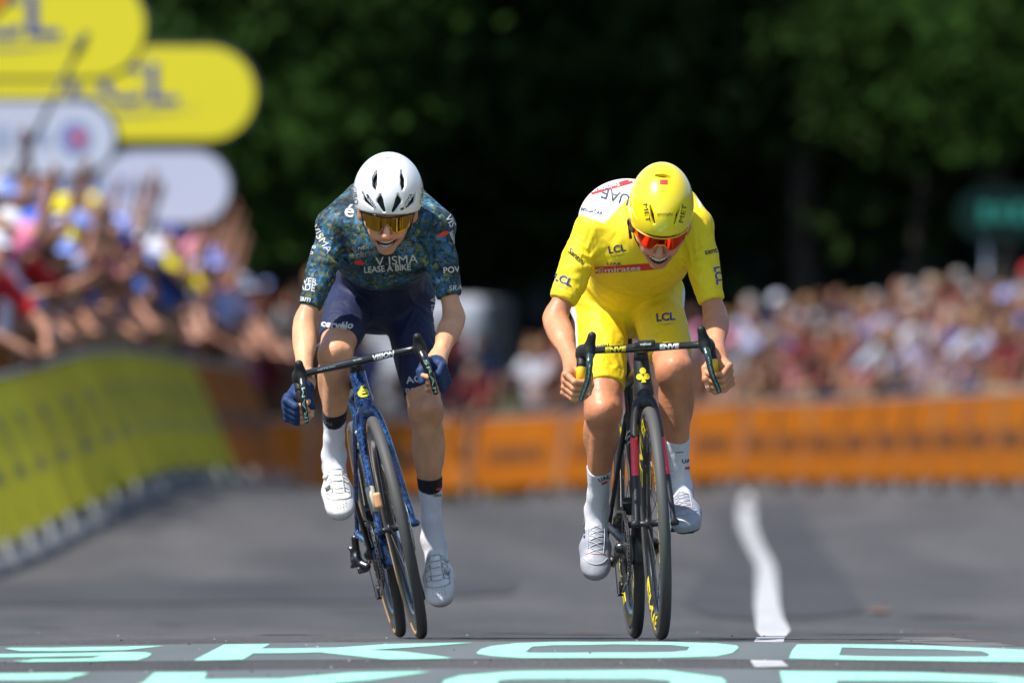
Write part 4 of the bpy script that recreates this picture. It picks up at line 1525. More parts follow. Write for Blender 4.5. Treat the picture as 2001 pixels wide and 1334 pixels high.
def head_build(r, person, origin, body_parts):
    """head and neck in the head's own frame; returns the frame"""
    th, roll, yaw = R(r['pitch']), R(r.get('roll', 0)), R(r.get('yaw', 0))
    H = r['head']
    hs = r.get('hs', 1.0)
    Mx = np.array(Matrix.Rotation(yaw, 3, 'Z') @ Matrix.Rotation(roll, 3, 'Y'))
    Xh, Fh, Uh = Mx @ np.array([1, 0, 0.]), Mx @ np.array([0, -math.cos(th), -math.sin(th)]), Mx @ np.array([0, -math.sin(th), math.cos(th)])
    A = np.stack([Xh, Fh, Uh])

    def W_(p):
        return H + np.asarray(p) @ A * hs

    def Lc(p):
        return (np.asarray(p) - H) @ A.T / hs
    n0, n1 = Lc(r['neck']), np.array([0, -.030, -.055])
    pr = [(ell((0, -.008, .022), (.074, .094, .086)), .01), (ell((0, .030, -.040), (.060, .060, .076)), .03), (cap((-.030, .012, -.086), (-.006, .060, -.108), .022, .017), .025), (cap((.030, .012, -.086), (.006, .060, -.108), .022, .017), .025),
          (ell((0, .066, -.117), (.020, .017, .014)), .014), (ell((-.043, .058, -.040), (.021, .020, .015)), .018), (ell((.043, .058, -.040), (.021, .020, .015)), .018),
          (cap((-.030, .083, -.006), (.030, .083, -.006), .010), .014), (ell((0, .074, -.082), (.036, .022, .026)), .02),
          (cap((0, .089, -.016), (0, .110, -.052), .0078, .0105), .012), (ell((0, .1105, -.055), (.0105, .0095, .0085)), .006), (ell((-.0115, .099, -.058), (.0075, .0095, .0068)), .005), (ell((.0115, .099, -.058), (.0075, .0095, .0068)), .005),
          (ell((-.033, .074, -.060), (.017, .016, .015)), .016), (ell((.033, .074, -.060), (.017, .016, .015)), .016),
          (cap(n1, n0, .052, .062, ((1, 0, 0), 1.02)), .03), (cap((0, .01, -.10), n0 + (0, .05, 0), .030, .045), .03)]
    for sg in (-1, 1):
        pr += [(ell((sg * .077, -.010, -.030), (.010, .019, .030), np.array(Matrix.Rotation(sg * .25, 3, 'Z'))), .006), (ell((sg * .082, -.008, -.028), (.006, .010, .016)), .003, 's'), (ell((sg * .072, .004, -.048), (.010, .010, .014)), .01)]
        pr.append((ell((sg * .0065, .1035, -.0625), (.0036, .0055, .003)), .002, 's'))
        pr.append((ell((sg * .034, .100, -.024), (.017, .018, .011)), .010, 's'))
    # the open mouth, corners drawn up
    mo = r['mouth']
    w, hgt, drop = mo['w'], mo['h'], mo['u']
    n_ = 9
    up_, lo_ = [], []
    for i in range(n_):
        t = -1 + 2 * i / (n_ - 1)
        c_ = mo['curve'] * t * t + mo.get('skew', 0) * t
        f_ = .0930 - .016 * t * t
        e = max(0, 1 - t * t) ** .6
        up_.append(np.array([w * t, f_ + .002, drop + c_ + hgt * .35 * e]))
        lo_.append(np.array([w * t, f_ - .001, drop + c_ - hgt * .65 * e]))
    for i in range(n_):
        m_ = (up_[i] + lo_[i]) / 2
        pr.append((ell(m_ + (0, .004, 0), (w * .22, .016, max(.0018, (up_[i] - lo_[i])[2] * .5))), .003, 's'))
    for L_, rr in ((up_, .0028), (lo_, .0040)):
        for i in range(n_ - 1):
            pr.append((cap(L_[i], L_[i + 1], rr * (.6 + .4 * (1 - abs(-1 + 2 * i / (n_ - 1)))), rr * (.6 + .4 * (1 - abs(-1 + 2 * (i + 1) / (n_ - 1))))), .0035))
    V, F = sdf(pr, .0021)
    V = relax(V, F, 1, .35)
    base = np.array(r['skin'])
    c = np.tile(base, (len(V), 1))
    lipd = np.full(len(V), 1.0)
    for L_ in (up_, lo_):
        for i in range(n_ - 1):
            a, b = L_[i], L_[i + 1]
            t = np.clip(((V - a) @ (b - a)) / ((b - a) @ (b - a)), 0, 1)
            lipd = np.minimum(lipd, np.linalg.norm(V - a - t[:, None] * (b - a), axis=1))
    lw = np.clip((.0066 - lipd) / .0022, 0, 1)[:, None]
    c = c * (1 - lw) + np.array(r['lip']) * lw
    flush = np.exp(-((V[:, 2] + .050) / .02) ** 2) * np.exp(-((np.abs(V[:, 0]) - .030) / .025) ** 2) * (V[:, 1] > .04)
    flush += np.exp(-(np.linalg.norm(V - (0, .112, -.055), axis=1) / .012) ** 2)
    c = c * (1 + flush[:, None] * np.array([.04, -.14, -.12]))
    inm = (np.abs(V[:, 0]) < w * 1.0) & (V[:, 1] > .05) & (V[:, 1] < .0905 - .016 * (V[:, 0] / w) ** 2) & (np.abs(V[:, 2] - drop - mo['curve'] * (V[:, 0] / w) ** 2) < hgt * .6) & (lipd > .0035)
    c[inm] = (.09, .018, .015)
    hair = (V[:, 2] > .020 - .3 * np.minimum(V[:, 1], 0)) & (V[:, 1] < .080) | (V[:, 1] < -.055) & (V[:, 2] > -.055)
    c[hair] = r.get('hair', (.12, .07, .035))
    body_parts.append((W_(V), F, c))
    # teeth
    tm = MB()
    for i in range(10):
        t = (i - 4.5) / 5.2
        c_ = mo['curve'] * t * t + mo.get('skew', 0) * t
        wd_ = w * .168 * (1.08 if i in (4, 5) else .95)
        tm.box((w * t * .94, .0885 - .017 * t * t, drop + c_ + hgt * .35 - mo['th'] * .5 - .0012), (wd_ * .5, .0025, mo['th'] * .5), np.array(Matrix.Rotation(t * .62, 3, 'Z') @ Matrix.Identity(3)).T)
    if mo.get('low'):
        for i in range(8):
            t = (i - 3.5) / 5.6
            c_ = mo['curve'] * t * t + mo.get('skew', 0) * t
            tm.box((w * t * .9, .0865 - .017 * t * t, drop + c_ - hgt * .56 + .003), (w * .068, .0022, .0034), np.array(Matrix.Rotation(t * .6, 3, 'Z')).T)
    TV = np.concatenate(tm.V)
    obj('teeth', W_(TV), tm.F, M_teeth, person, False, origin=origin)
    return W_, Lc, A, H


def helmet_build(r, person, origin, W_, Lc, A, H):
    hp = r['helmet']
    cen, rad = np.array(hp['c']), np.array(hp['r']) / r.get('hs', 1.0)
    cam = Lc(np.array([0, -CAM_D, CAM_H]))

    def surf(px, py, dr=0.0):
        """the point of the shell seen at a photo pixel, in the head's frame"""
        q = Lc(P(px, py, 0.0))
        d = nrm(q - cam)
        R_ = rad + dr
        o_, d_ = (cam - cen) / R_, d / R_
        a_, b_, c_ = d_ @ d_, o_ @ d_, o_ @ o_ - 1
        ds = b_ * b_ - a_ * c_
        t = (-b_ - math.sqrt(max(ds, 0))) / a_
        return cam + d * t
    pr = [(ell(cen, rad), .01)]
    for e in hp.get('extra', []):
        pr.append((ell(e[0], e[1]), .02))
    pr.append((ell(cen + (0, 0, -.004), rad - .0085), .003, 's'))
    tl = hp['tilt']
    cut_n = nrm((0, -math.sin(tl), math.cos(tl)))
    cp = np.array(hp['rim'])
    cx_ = np.array([1, 0, 0.])
    AA = np.stack([cx_, np.cross(cut_n, cx_), cut_n])
    pr.append((rbox(cp - cut_n * .15, (.2, .4, .15), .002, AA), .006, 's'))
    # scooped side rim over the ears
    for sg in (-1, 1):
        pr.append((ell((sg * .10, -.005, cp[2] - .045), (.05, .045, .035)), .008, 's'))
    for v in hp['vents']:
        pts = [surf(*q) for q in v[:-1]]
        rd = v[-1]
        for i in range(len(pts) - 1):
            nn_ = nrm((pts[i] - cen) / rad ** 2)
            ax_ = nrm(np.cross(nn_, pts[i + 1] - pts[i]))
            pr.append((cap(pts[i], pts[i + 1], rd[i], rd[i + 1], (nn_, max(2.5, .016 / max(rd[i], rd[i + 1])))), .0018, 's'))
    V, F = sdf(pr, .0018)
    V = relax(V, F, 2, .4)
    hm = obj('helmet', W_(V), F, hp['mat'], person, origin=origin)
    # dark foam inside, seen through the vents
    g = sdf([(ell(cen + (0, 0, -.004), rad - .0155), .005), (ell(cen + (0, 0, -.010), rad - .024), .003, 's'), (rbox(cp + cut_n * .004 - cut_n * .15, (.2, .4, .15), .002, AA), .004, 's')], .004)
    obj('helmet_liner', W_(g[0]), g[1], M_liner, hm, origin=origin)
    # straps
    for sg in (-1, 1):
        sp_ = smooth_path([(sg * .083, .030, .010), (sg * .0745, .024, -.030), (sg * .064, .022, -.075), (sg * .030, .030, -.122), (0, .036, -.128)], 4)
        V_, F_ = sweep(W_(sp_), [(.0012, .0055)] * len(sp_), 8, A[0])
        obj('helmet_strap', V_, F_, M_blk, hm, origin=origin)
    tree = bvh(W_(V), F)
    return hm, tree


def glasses_build(r, person, origin, W_, A):
    gl = r['glasses']
    nu, nv = 40, 14
    V, F = [], []
    for i in range(nu + 1):
        u = -1 + 2 * i / nu
        top, bot = gl['shape'](u)
        for j in range(nv + 1):
            v = bot + (top - bot) * j / nv
            x = gl['w'] * u
            ff = .113 - 7.5 * x * x - .10 * (x / gl['w']) ** 6 * .06 + .18 * (v - .0) * .5
            V.append((x, ff, v))
    for i in range(nu):
        for j in range(nv):
            a = i * (nv + 1) + j
            F.append((a, a + nv + 1, a + nv + 2, a + 1))
    V = np.array(V)
    n = len(V)
    V2 = np.concatenate([V, V - (0, .0016, 0)])
    F2 = F + [tuple(n + q for q in f[::-1]) for f in F]
    for i in range(nu):
        for j in (0, nv):
            a, b = i * (nv + 1) + j, (i + 1) * (nv + 1) + j
            F2.append((a, n + a, n + b, b) if j else (a, b, n + b, n + a))
    g = empty('sunglasses')
    g.parent = person
    ln = obj('lens', W_(V2), F2, gl['lens'], g, origin=origin)
    top = [V[i * (nv + 1) + nv] + (0, .0005, .001) for i in range(nu + 1)]
    fm = MB().tube(W_(np.array(top)), .0024, 8)
    if gl.get('nose'):
        bt = [V[i * (nv + 1)] + (0, .001, -.0008) for i in range(nu + 1) if abs(-1 + 2 * i / nu) < .30]
        fm.tube(W_(np.array(bt)), .0018, 8)
    fm.build('frame', gl['frame'], g, True, origin=origin)
    for sg in (-1, 1):
        e = top[0] if sg < 0 else top[-1]
        p_ = np.array([e, e + (sg * .006, -.012, -.002), (sg * .081, .02, -.006), (sg * .080, -.02, -.012)])
        V_, F_ = sweep(W_(smooth_path(p_, 4)), [(.0022, .0045)] * 13, 8, A[0])
        obj('temple', V_, F_, gl['frame'], g, origin=origin)
    return g


def vnormals(V, F):
    a, b, c, d = (V[F[:, i]] for i in range(4))
    fn = np.cross(c - a, d - b)
    N = np.zeros_like(V)
    for i in range(4):
        for q in range(3):
            N[:, q] += np.bincount(F[:, i], fn[:, q], len(V))
    return N / np.maximum(np.linalg.norm(N, axis=1), 1e-9)[:, None]


def creases(V, F, spots):
    """real folds pressed into the cloth: (centre, direction they run, reach, wavelength, depth)"""
    N = vnormals(V, F)
    D = np.zeros(len(V))
    for c, run, reach, wl, amp in spots:
        q = V - c
        r_ = np.linalg.norm(q, axis=1)
        run = nrm(run)
        across = perp(run, (run[1], run[2], run[0]))
        s_ = q @ across
        t_ = q @ run
        fan = s_ / (1 + 2.2 * np.abs(t_) / reach)
        w = np.sin(fan * 2 * math.pi / wl + 1.3 * np.sin(t_ / reach * 2.1) + 40 * (c[0] + c[2]))
        D += 1.5 * amp * np.maximum(w, -.2) * np.exp(-(r_ / reach) ** 2)
    return V + N * D[:, None]


def band(V, F, c, ax, w, amp):
    """a gripper band standing a little proud at a hem"""
    N = vnormals(V, F)
    t = (V - c) @ ax
    rr = np.linalg.norm((V - c) - t[:, None] * ax, axis=1)
    m = (t > -w) & (t < .02) & (rr < .14)
    return V + N * (amp * m)[:, None]


def make_rider(r, label):
    J = r['J']
    person = empty('person', tuple(r['origin']))
    tag(person, label, 'person', 'the two racing cyclists')
    og = np.array(r['origin'])
    skin = np.array(r['skin_limb'])
    shA, shB, hpA, hpB = J['A']['sh'], J['B']['sh'], J['A']['hip'], J['B']['hip']
    Sm, Hm = (shA + shB) / 2, (hpA + hpB) / 2
    a = nrm(Sm - Hm)
    l = perp(a, shB - shA)
    n = np.cross(a, l)
    if n[2] < 0:
        n = -n
    lh = perp(a, hpB - hpA)
    T3 = np.stack([l, a, n])
    P3 = np.stack([lh, a, n])
    tk = r.get('torso', 1.0)
    LT = np.linalg.norm(Sm - Hm)
    torso = [(ell(Sm - a * .105 - n * .012, (.150 * tk, .18, .112), T3), .03), (ell(r['back'], r['back_r'], T3), .05), (cap(Sm - a * .22 - n * .005, Hm + a * .08, .100, .098, (l, 1.28)), .05),
             (ell(Hm + n * .01, (.145, .12, .105), P3), .04), (cap(r['neck'], shA, .050, .046), .04), (cap(r['neck'], shB, .050, .046), .04), *[(cap(*q_), .035) for q_ in r.get('traps', [])], (cap(r['neck'] - a * .02, Sm - a * .12 + n * .03, .062, .08), .05),
             (ell(shA + (.006, 0, 0), (.052, .055, .055)), .03), (ell(shB - (.006, 0, 0), (.052, .055, .055)), .03),
             (ell(Sm - a * .055 - n * .062 - l * .062, (.075, .07, .045), T3), .04), (ell(Sm - a * .055 - n * .062 + l * .062, (.075, .07, .045), T3), .04)]
    pel = [(ell(Hm - a * .02, (.150, .11, .110), P3), .03), (ell(hpA - a * .05 + n * .01, (.082, .09, .095), P3), .04), (ell(hpB - a * .05 + n * .01, (.082, .09, .095), P3), .04), (cap(Hm - n * .02, Hm - n * .01 + a * .05, .07, .09, (lh, 1.2)), .04)]
    body = []
    trees = {}
    Wd, Lc, Ah, H = head_build(r, person, og, body)
    gloves_prims = {}
    arms, legs = {}, {}
    for s, nm in ((-1, 'A'), (1, 'B')):
        j = J[nm]
        up, fo = arm_prims(j, s)
        G, o, f, t = j['grip']
        palm, prox, dist, thumb, tip, th = hand_prims(G, o, f, t, j['wr'], j.get('hk', 1.0))
        V, F = sdf(fo + palm + prox + dist + thumb + tip + [up[0]] if False else [(cap(j['sh'] + (j['el'] - j['sh']) * .55, j['el'], .036 * j.get('ak', 1), .034 * j.get('ak', 1)), .02)] + fo + palm + thumb + prox + dist + tip, .0024)
        V = relax(V, F, 1, .3)
        c = np.tile(skin, (len(V), 1))
        body.append((V, F, c))
        # thumb nail
        if True:
            d_ = nrm(th[3] - th[2])
            nn_ = nrm(f - d_ * (f @ d_) + -o * .35)
            g = MB()
            p_ = th[3] + nn_ * .0075 - d_ * .001
            g.tube([p_ - nn_ * .003, p_ + nn_ * .0012], [(.0058, .0068)] * 2, 12, flat=np.cross(d_, nn_))
            g.build('thumb_nail', mat('nail', (.80, .52, .44), .25), person, True, origin=og)
        arms[nm] = (up, fo)
        if r.get('glove'):
            mg = [(p_[0], p_[1]) for p_ in palm + prox + thumb[:2]]
            w0 = j['wr']
            fd = nrm(w0 - j['el'])
            V, F = sdf(mg + [(cap(w0 - fd * .012, w0 + fd * .02, .0255, .026), .01)] + [(cap(w0 - fd * .12, w0 - fd * .018, .05), .002, 's')], .0024, grow=.0022)
            V = relax(V, F, 1, .4)
            k_ = ((V - G) @ t)
            c = np.tile(np.array(r['glove']), (len(V), 1))
            hem = (V - w0) @ fd < -.006
            c[hem] = (.012, .016, .03)
            obj('glove', V, F, M_cloth, person, col=c, origin=og)
        thg, kne, shk, ank, fr_ = leg_prims(j, s)
        legs[nm] = (thg, kne, shk, ank, fr_)
        V, F = sdf([(p_[0], p_[1]) for p_ in thg] + kne + shk + ank, .0032, 0)
        V = relax(V, F, 1, .4)
        c = np.tile(skin, (len(V), 1))
        kd = np.exp(-(np.linalg.norm(V - j['kn'], axis=1) / .05) ** 2)[:, None]
        c = c * (1 + kd * np.array([.03, -.10, -.08]))
        body.append((V, F, c))
        # sock
        kn, an = j['kn'], j['an']
        sd, L2 = fr_['sh'], fr_['L2']
        st = kn + sd * r['sock'][nm] * L2
        V, F = sdf(shk + ank + [(cap(an, an + (j['ball'] - an) * .45, .029, .032), .02), (ell(an + sd * .02 - fr_['fs'] * .02, (.03, .036, .034)), .02)] + [(cap(kn - sd * .1, st - sd * .095, .095), .003, 's')] + [(rbox(st - sd * .2, (.2, .2, .2), .002, fr_['B']), .003, 's')], .003, grow=.0022)
        V = relax(V, F, 1, .4)
        ax_ = (V - st) @ sd
        c = np.tile(np.array(r['sock_col']), (len(V), 1))
        if r.get('cuff'):
            lat_ = (V - st) @ fr_['fs']
            c[ax_ < r['cuff'] + .010 * np.cos(4 * np.arctan2((V - st) @ fr_['ls'], lat_)) * 0 + .012 * (lat_ / .04)] = (.014, .015, .020)
        tr_s = bvh(V, F)
        so = obj('sock', V, F, M_knit, person, col=c, origin=og)
        trees['sock' + nm] = (tr_s, so)
        shoe(person, an, j['ball'], s, r['shoe_col'], r['shoe'], og, np.array([1.0, j.get('toe', 0.0), 0]))
    # core under the clothes
    V, F = sdf([(p_[0], p_[1]) for p_ in torso + pel] + arms['A'][0] + arms['B'][0], .012, grow=-.012)
    body.append((V, F, np.tile(skin, (len(V), 1))))
    BV, BF, BC, n_ = [], [], [], 0
    for V, F, c in body:
        BV.append(V)
        BF.append(F + n_)
        BC.append(c)
        n_ += len(V)
    obj('body', np.concatenate(BV), np.concatenate(BF), M_skin, person, col=np.concatenate(BC), origin=og)
    # jersey
    pr = list(torso)
    for nm in 'AB':
        pr += arms[nm][0]
    pr.append((cap(r['neck'], r['neck'] + (H - r['neck']) * .35, .066, .060), .02))
    for nm in 'AB':
        j = J[nm]
        u = nrm(j['el'] - j['sh'])
        hem = j['sh'] + (j['el'] - j['sh']) * r['sleeve'][nm]
        o_ = perp(u, (1, 0, 0))
        B_ = np.stack([o_, np.cross(u, o_), u])
        pr.append((rbox(hem + u * .10, (.075, .075, .10), .001, B_), .003, 's'))
    dn = Lc(H)
    pr.append((rbox(Hm - a * .12 + a * r.get('waist', 0), (.3, .12, .3), .002, np.stack([l, a, n])), .003, 's'))
    V, F = sdf(pr, .0042, grow=.0050)
    V = relax(V, F, 2, .4)
    sp_ = []
    for s, nm in ((-1, 'A'), (1, 'B')):
        j = J[nm]
        u = nrm(j['el'] - j['sh'])
        sp_ += [(j['sh'] + u * .10 - l * s * .035 - n * .03, l * s + u * .5, .085, .026, .0034), (j['sh'] + u * .02 + l * s * -.05 + n * .02, l * s - a * .4, .07, .030, .0020),
                (j['sh'] + (j['el'] - j['sh']) * .62, u + np.array([.5 * s, 0, .2]), .07, .024, .0016)]
    sp_ += [(Sm - a * .30 - n * .10, l, .12, .034, .0030), (Sm - a * .20 - n * .10 + l * .05, l + n * .3, .09, .028, .0018), (Sm - a * .20 - n * .10 - l * .07, l - n * .3, .09, .030, .0018)]
    V = creases(V, F, sp_)
    for nm in 'AB':
        j = J[nm]
        u = nrm(j['el'] - j['sh'])
        V = band(V, F, j['sh'] + (j['el'] - j['sh']) * r['sleeve'][nm], u, .022, .0013)
    jc = r['jersey_col'](V, Sm, a, l, n, J)
    jo = obj('jersey', V, F, r['jersey_mat'], person, col=jc, origin=og)
    trees['jersey'] = (bvh(V, F), jo)
    for nm in 'AB':                                  # sleeve grippers
        j = J[nm]
        u = nrm(j['el'] - j['sh'])
        hem = j['sh'] + (j['el'] - j['sh']) * r['sleeve'][nm]
    # bib shorts
    pr = [(p_[0], p_[1]) for p_ in pel]
    pr += [(torso[2][0], .05), (torso[3][0], .04)]
    for nm in 'AB':
        pr += legs[nm][0] + [(legs[nm][1][0][0], .02), (legs[nm][1][3][0], .02), (legs[nm][1][4][0], .02), (legs[nm][1][1][0], .018)]
    for nm in 'AB':
        j, fr_ = J[nm], legs[nm][4]
        hem = j['hip'] + (j['kn'] - j['hip']) * r['short'][nm]
        tl_ = nrm(fr_['th'] + r.get('hem_tilt', {}).get(nm, 0) * fr_['fr'])
        o_ = perp(tl_, (1, 0, 0))
        pr.append((rbox(hem + tl_ * .13, (.085, .11, .13), .001, np.stack([o_, np.cross(tl_, o_), tl_])), .003, 's'))
    V, F = sdf(pr, .0042, grow=.0036)
    V = relax(V, F, 2, .4)
    sp_ = []
    for s, nm in ((-1, 'A'), (1, 'B')):
        j, fr_ = J[nm], legs[nm][4]
        sp_ += [(j['hip'] + fr_['th'] * .04 + fr_['fr'] * .07, np.array([1.0, 0, .35 * s]), .10, .030, .0034), (j['hip'] + fr_['th'] * .22 + fr_['fr'] * .06, fr_['th'] + np.array([.5 * s, 0, 0]), .11, .036, .0016),
                (j['hip'] + fr_['th'] * .30 - np.array([.05 * s, 0, 0]), fr_['th'], .08, .028, .0014)]
    V = creases(V, F, sp_)
    for nm in 'AB':
        j, fr_ = J[nm], legs[nm][4]
        tl_ = nrm(fr_['th'] + r.get('hem_tilt', {}).get(nm, 0) * fr_['fr'])
        V = band(V, F, j['hip'] + (j['kn'] - j['hip']) * r['short'][nm], tl_, .034, .0013)
    sc_ = r['short_col'](V, J, legs)
    so = obj('bib_shorts', V, F, M_cloth, person, col=sc_, origin=og)
    trees['shorts'] = (bvh(V, F), so)
    hm, ht = helmet_build(r, person, og, Wd, Lc, Ah, H)
    trees['helmet'] = (ht, hm)
    glasses_build(r, person, og, Wd, Ah)

    def put(key, body_, m, cx, cy, h, ang=0, wf=1.0, bold=.02, shear=0.0, name='lettering', shape=None, lift=.0010, bend=None):
        tr_, par = trees[key]
        V2, F2 = (glyphs(body_, bold, shear, .16) if shape is None else shape)
        if shape is None and len(V2) > 2500:
            V2, F2 = glyphs(body_, bold, shear, .4)
        V_, F_ = decal_px(tr_, V2, F2, cx, cy, h, ang, wf, lift=lift, bend=bend)
        if len(F_):
            o = obj(name, V_, F_, m, par, False, origin=og)
            if name == 'lettering':
                pass
    return person, put, Wd, og


def grip_of(toW, drops, s, idx):
    dp = drops[s]
    G = toW(dp[idx])
    t = nrm(toW(dp[idx - 1]) - toW(dp[idx + 1]))
    o = perp(t, toW(dp[idx] + (s, 0, 0)) - G)
    f = np.cross(t, o)
    if f[1] > 0:
        f = -f
    return (G, o, f, t)


def ankle_of(ball, pitch):
    """where the ankle sits when the sole points pitch degrees down"""
    c, q = math.cos(R(pitch)), math.sin(R(pitch))
    return ball + np.array([0, .118 * c - .088 * q, .118 * q + .088 * c])


# ---------------- the rider in navy, on the left
def PB(px, py, y):
    return P(px, py, y + YB)


JB = {'A': dict(sh=PB(660, 446, .37), el=PB(595, 628, .30), wr=PB(596, 748, .10), hip=PB(690, 572, .74), kn=PB(655, 690, .35), an=PB(650, 902, .63), k=.91, ak=.80, hk=.98, toe=.06),
      'B': dict(sh=PB(846, 450, .37), el=PB(888, 620, .32), wr=PB(853, 706, .11), hip=PB(792, 575, .75), kn=PB(832, 800, .57), an=PB(842, 1060, .79), k=.91, ak=.80, hk=.98, toe=-.10)}
for s, nm, ix in ((-1, 'A', 21), (1, 'B', 21)):
    JB[nm]['grip'] = grip_of(toB, dropsB, s, ix)
    pc = toB(pedsB[s])
    JB[nm]['ball'] = pc + np.array([0, -.01, .016])
    JB[nm]['an'] = ankle_of(JB[nm]['ball'], {'A': 38, 'B': 44}[nm]) + np.array([{'A': -.014, 'B': -.022}[nm], 0, 0])
G_ = JB['A']['ball']


def jersey_blue(V, S, a, l, n, J):
    return np.tile(np.array([.02, .05, .12]), (len(V), 1))


def shorts_blue(V, J, legs):
    c = np.tile(np.array([.012, .017, .060]), (len(V), 1))
    return c


def lens_blue(u):
    au = abs(u)
    top = .006 - .004 * au ** 3
    bot = -.046 + .010 * au ** 4
    if au < .30:
        bot = -.046 + .031 * (1 - (au / .30) ** 1.6)
    elif au > .86:
        bot = -.036 + (au - .86) * .20
    return top, bot


gold_lens = mat('gold_mirror', (.50, .28, .030), .07, 1.0)
red_lens = mat('red_mirror', (.90, .060, .018), .06, 1.0)
M_hwhite = mat('white_gloss', (.80, .80, .80), .25, coat=.6)
M_hyel = mat('yellow_gloss', (.93, .70, .012), .25, coat=.6)
riderB = dict(
    J=JB, origin=(-.40, .45 + YB, -.05), head=PB(758, 395, .20), pitch=27, hs=1.045, traps=[(PB(706, 396, .46), PB(650, 440, .40), .054, .046), (PB(800, 398, .46), PB(858, 442, .40), .054, .046)], back=PB(752, 418, .56), back_r=(.120, .17, .100), waist=.26, roll=2.0, yaw=0, neck=PB(752, 415, .375), skin=(.62, .320, .185), skin_limb=(.66, .335, .180), lip=(.52, .21, .15), torso=.97,
    mouth=dict(w=.034, h=.029, u=-.086, curve=.008, skew=.004, th=.0085, low=True), sleeve={'A': .84, 'B': .76}, short={'A': .80, 'B': .87}, hem_tilt={'A': -.25, 'B': .1},
    sock={'A': .56, 'B': .52}, cuff=.034, sock_col=(.76, .76, .80), shoe_col=(.80, .80, .77), shoe='dial', glove=(.008, .031, .110), jersey_mat=M_floral, jersey_col=jersey_blue, short_col=shorts_blue,
    glasses=dict(shape=lens_blue, w=.069, lens=gold_lens, frame=M_blk),
    helmet=dict(c=(0, -.016, .020), r=(.1055, .140, .120), rim=(0, .1, .012), tilt=.30, mat=M_hwhite,
                vents=[[(735, 333), (731, 347), (731, 360), (732, 370), (.0035, .0088, .0085, .0035)], [(785, 333), (788, 347), (788, 360), (787, 370), (.0035, .0088, .0085, .0035)],
                       [(743, 380), (742, 392), (750, 412), (.0028, .0098, .0050)], [(778, 380), (779, 392), (769, 412), (.0028, .0098, .0050)],
                       [(708, 377), (712, 390), (728, 406), (.0040, .0075, .0032)], [(813, 378), (809, 390), (795, 406), (.0040, .0090, .0032)],
                       [(755, 307), (767, 307), (.0042, .0042)]]))
personB, putB, WB, ogB = make_rider(riderB, 'cyclist in dark blue floral jersey, white helmet, navy shorts and white shoes, mouth open')
putB('jersey', 'é', M_whp, 683, 412, 26, 8, 1.15, .015)
putB('jersey', 'VISMA', M_whp, 629, 467, 15, 58, 1.05, .012)
for cx, cy in ((614, 483), (609, 494)):
    putB('jersey', 'o', M_whp, cx, cy, 9, 20, 1, .02)
putB('jersey', 'WER', M_whp, 602, 549, 13, 6, .9, .015)
putB('jersey', 'ADE', M_whp, 600, 561, 13, 8, .9, .015)
putB('jersey', 'sram', M_whp, 591, 584, 12, 8, 1.0, .015, .2)
putB('jersey', 'cervélo', M_greyp, 722, 493, 12, -12, 1.1, .02, .2)
putB('jersey', 'NEXT', M_greyp, 715, 484, 6, -4, 1.4)
putB('jersey', 'JET', M_greyp, 793, 478, 9, -3, 1.2, .02)
putB('jersey', 'CITY', M_greyp, 795, 488, 9, -6, 1.2, .02)
putB('jersey', 'V ISMA', M_whp, 775, 508, 17, -4, 1.15, .015)
putB('jersey', 'LEASE A BIKE', M_whp, 757, 524, 12, -4, .95, .02)
putB('jersey', '', M_redp, 702, 513, 1, 8, 1, shape=blob2(10, 4.5), name='red_mark')
putB('jersey', '', M_redp, 867, 457, 1, -22, 1, shape=blob2(10, 4.5), name='red_mark')
putB('jersey', 'VIS', M_whp, 880, 432, 13, 62, 1, .012)
putB('jersey', 'lease', M_whp, 886, 464, 9, 66, 1, .02)
putB('jersey', 'POWE', M_whp, 890, 526, 12, -6, 1.0, .015)
putB('jersey', 'SRAM', M_whp, 896, 562, 10, -4, 1.1, .015, .2)
putB('shorts', 'cervélo', M_whp, 659, 635, 13, 4, 1.15, .035, .1, bend=.03)
putB('shorts', 'VISMA', M_whp, 851, 612, 16, 83, 1.1, .015)
putB('shorts', 'AGU', M_whp, 816, 740, 13, -8, 1.2, .015)
putB('shorts', 'BETCITY', M_whp, 826, 762, 13, -6, .95, .012)
putB('helmet', 'VISMA', M_navy_p, 726, 396, 7.5, 57, 1.05, .03, lift=.0008)
putB('helmet', 'VISMA', M_blkp, 797, 392, 7.5, -62, 1.05, .03, lift=.0008)
putB('helmet', '', M_navy_p, 719, 383, 1, 60, shape=blob2(4.5, 2.2), name='round_mark', lift=.0008)
putB('helmet', '', M_blkp, 786, 408, 1, -20, shape=blob2(4.5, 2.2), name='round_mark', lift=.0008)
putB('helmet', 'GIRO', M_navy_p, 694, 382, 9, 82, 1.2, .0, lift=.0008)
putB('helmet', 'GIRO', M_navy_p, 826, 382, 9, -82, 1.2, .0, lift=.0008)
putB('sockA', 'VISMA', M_greyp, 636, 826, 7, 14, 1.1, .02)
putB('sockB', '', M_redp, 858, 955, 1, -4, shape=blob2(7, 2.6), name='red_mark')
putB('sockB', 'lease', M_greyp, 857, 966, 7, -4, 1.1, .02)

putB('jersey', '', M_blkp, 752, 505, 1, 4, shape=rect2(2.2, 70, 1, 30), name='zip')


# ---------------- the rider in yellow, on the right
def PY(px, py, y):
    return P(px, py, y + YY)


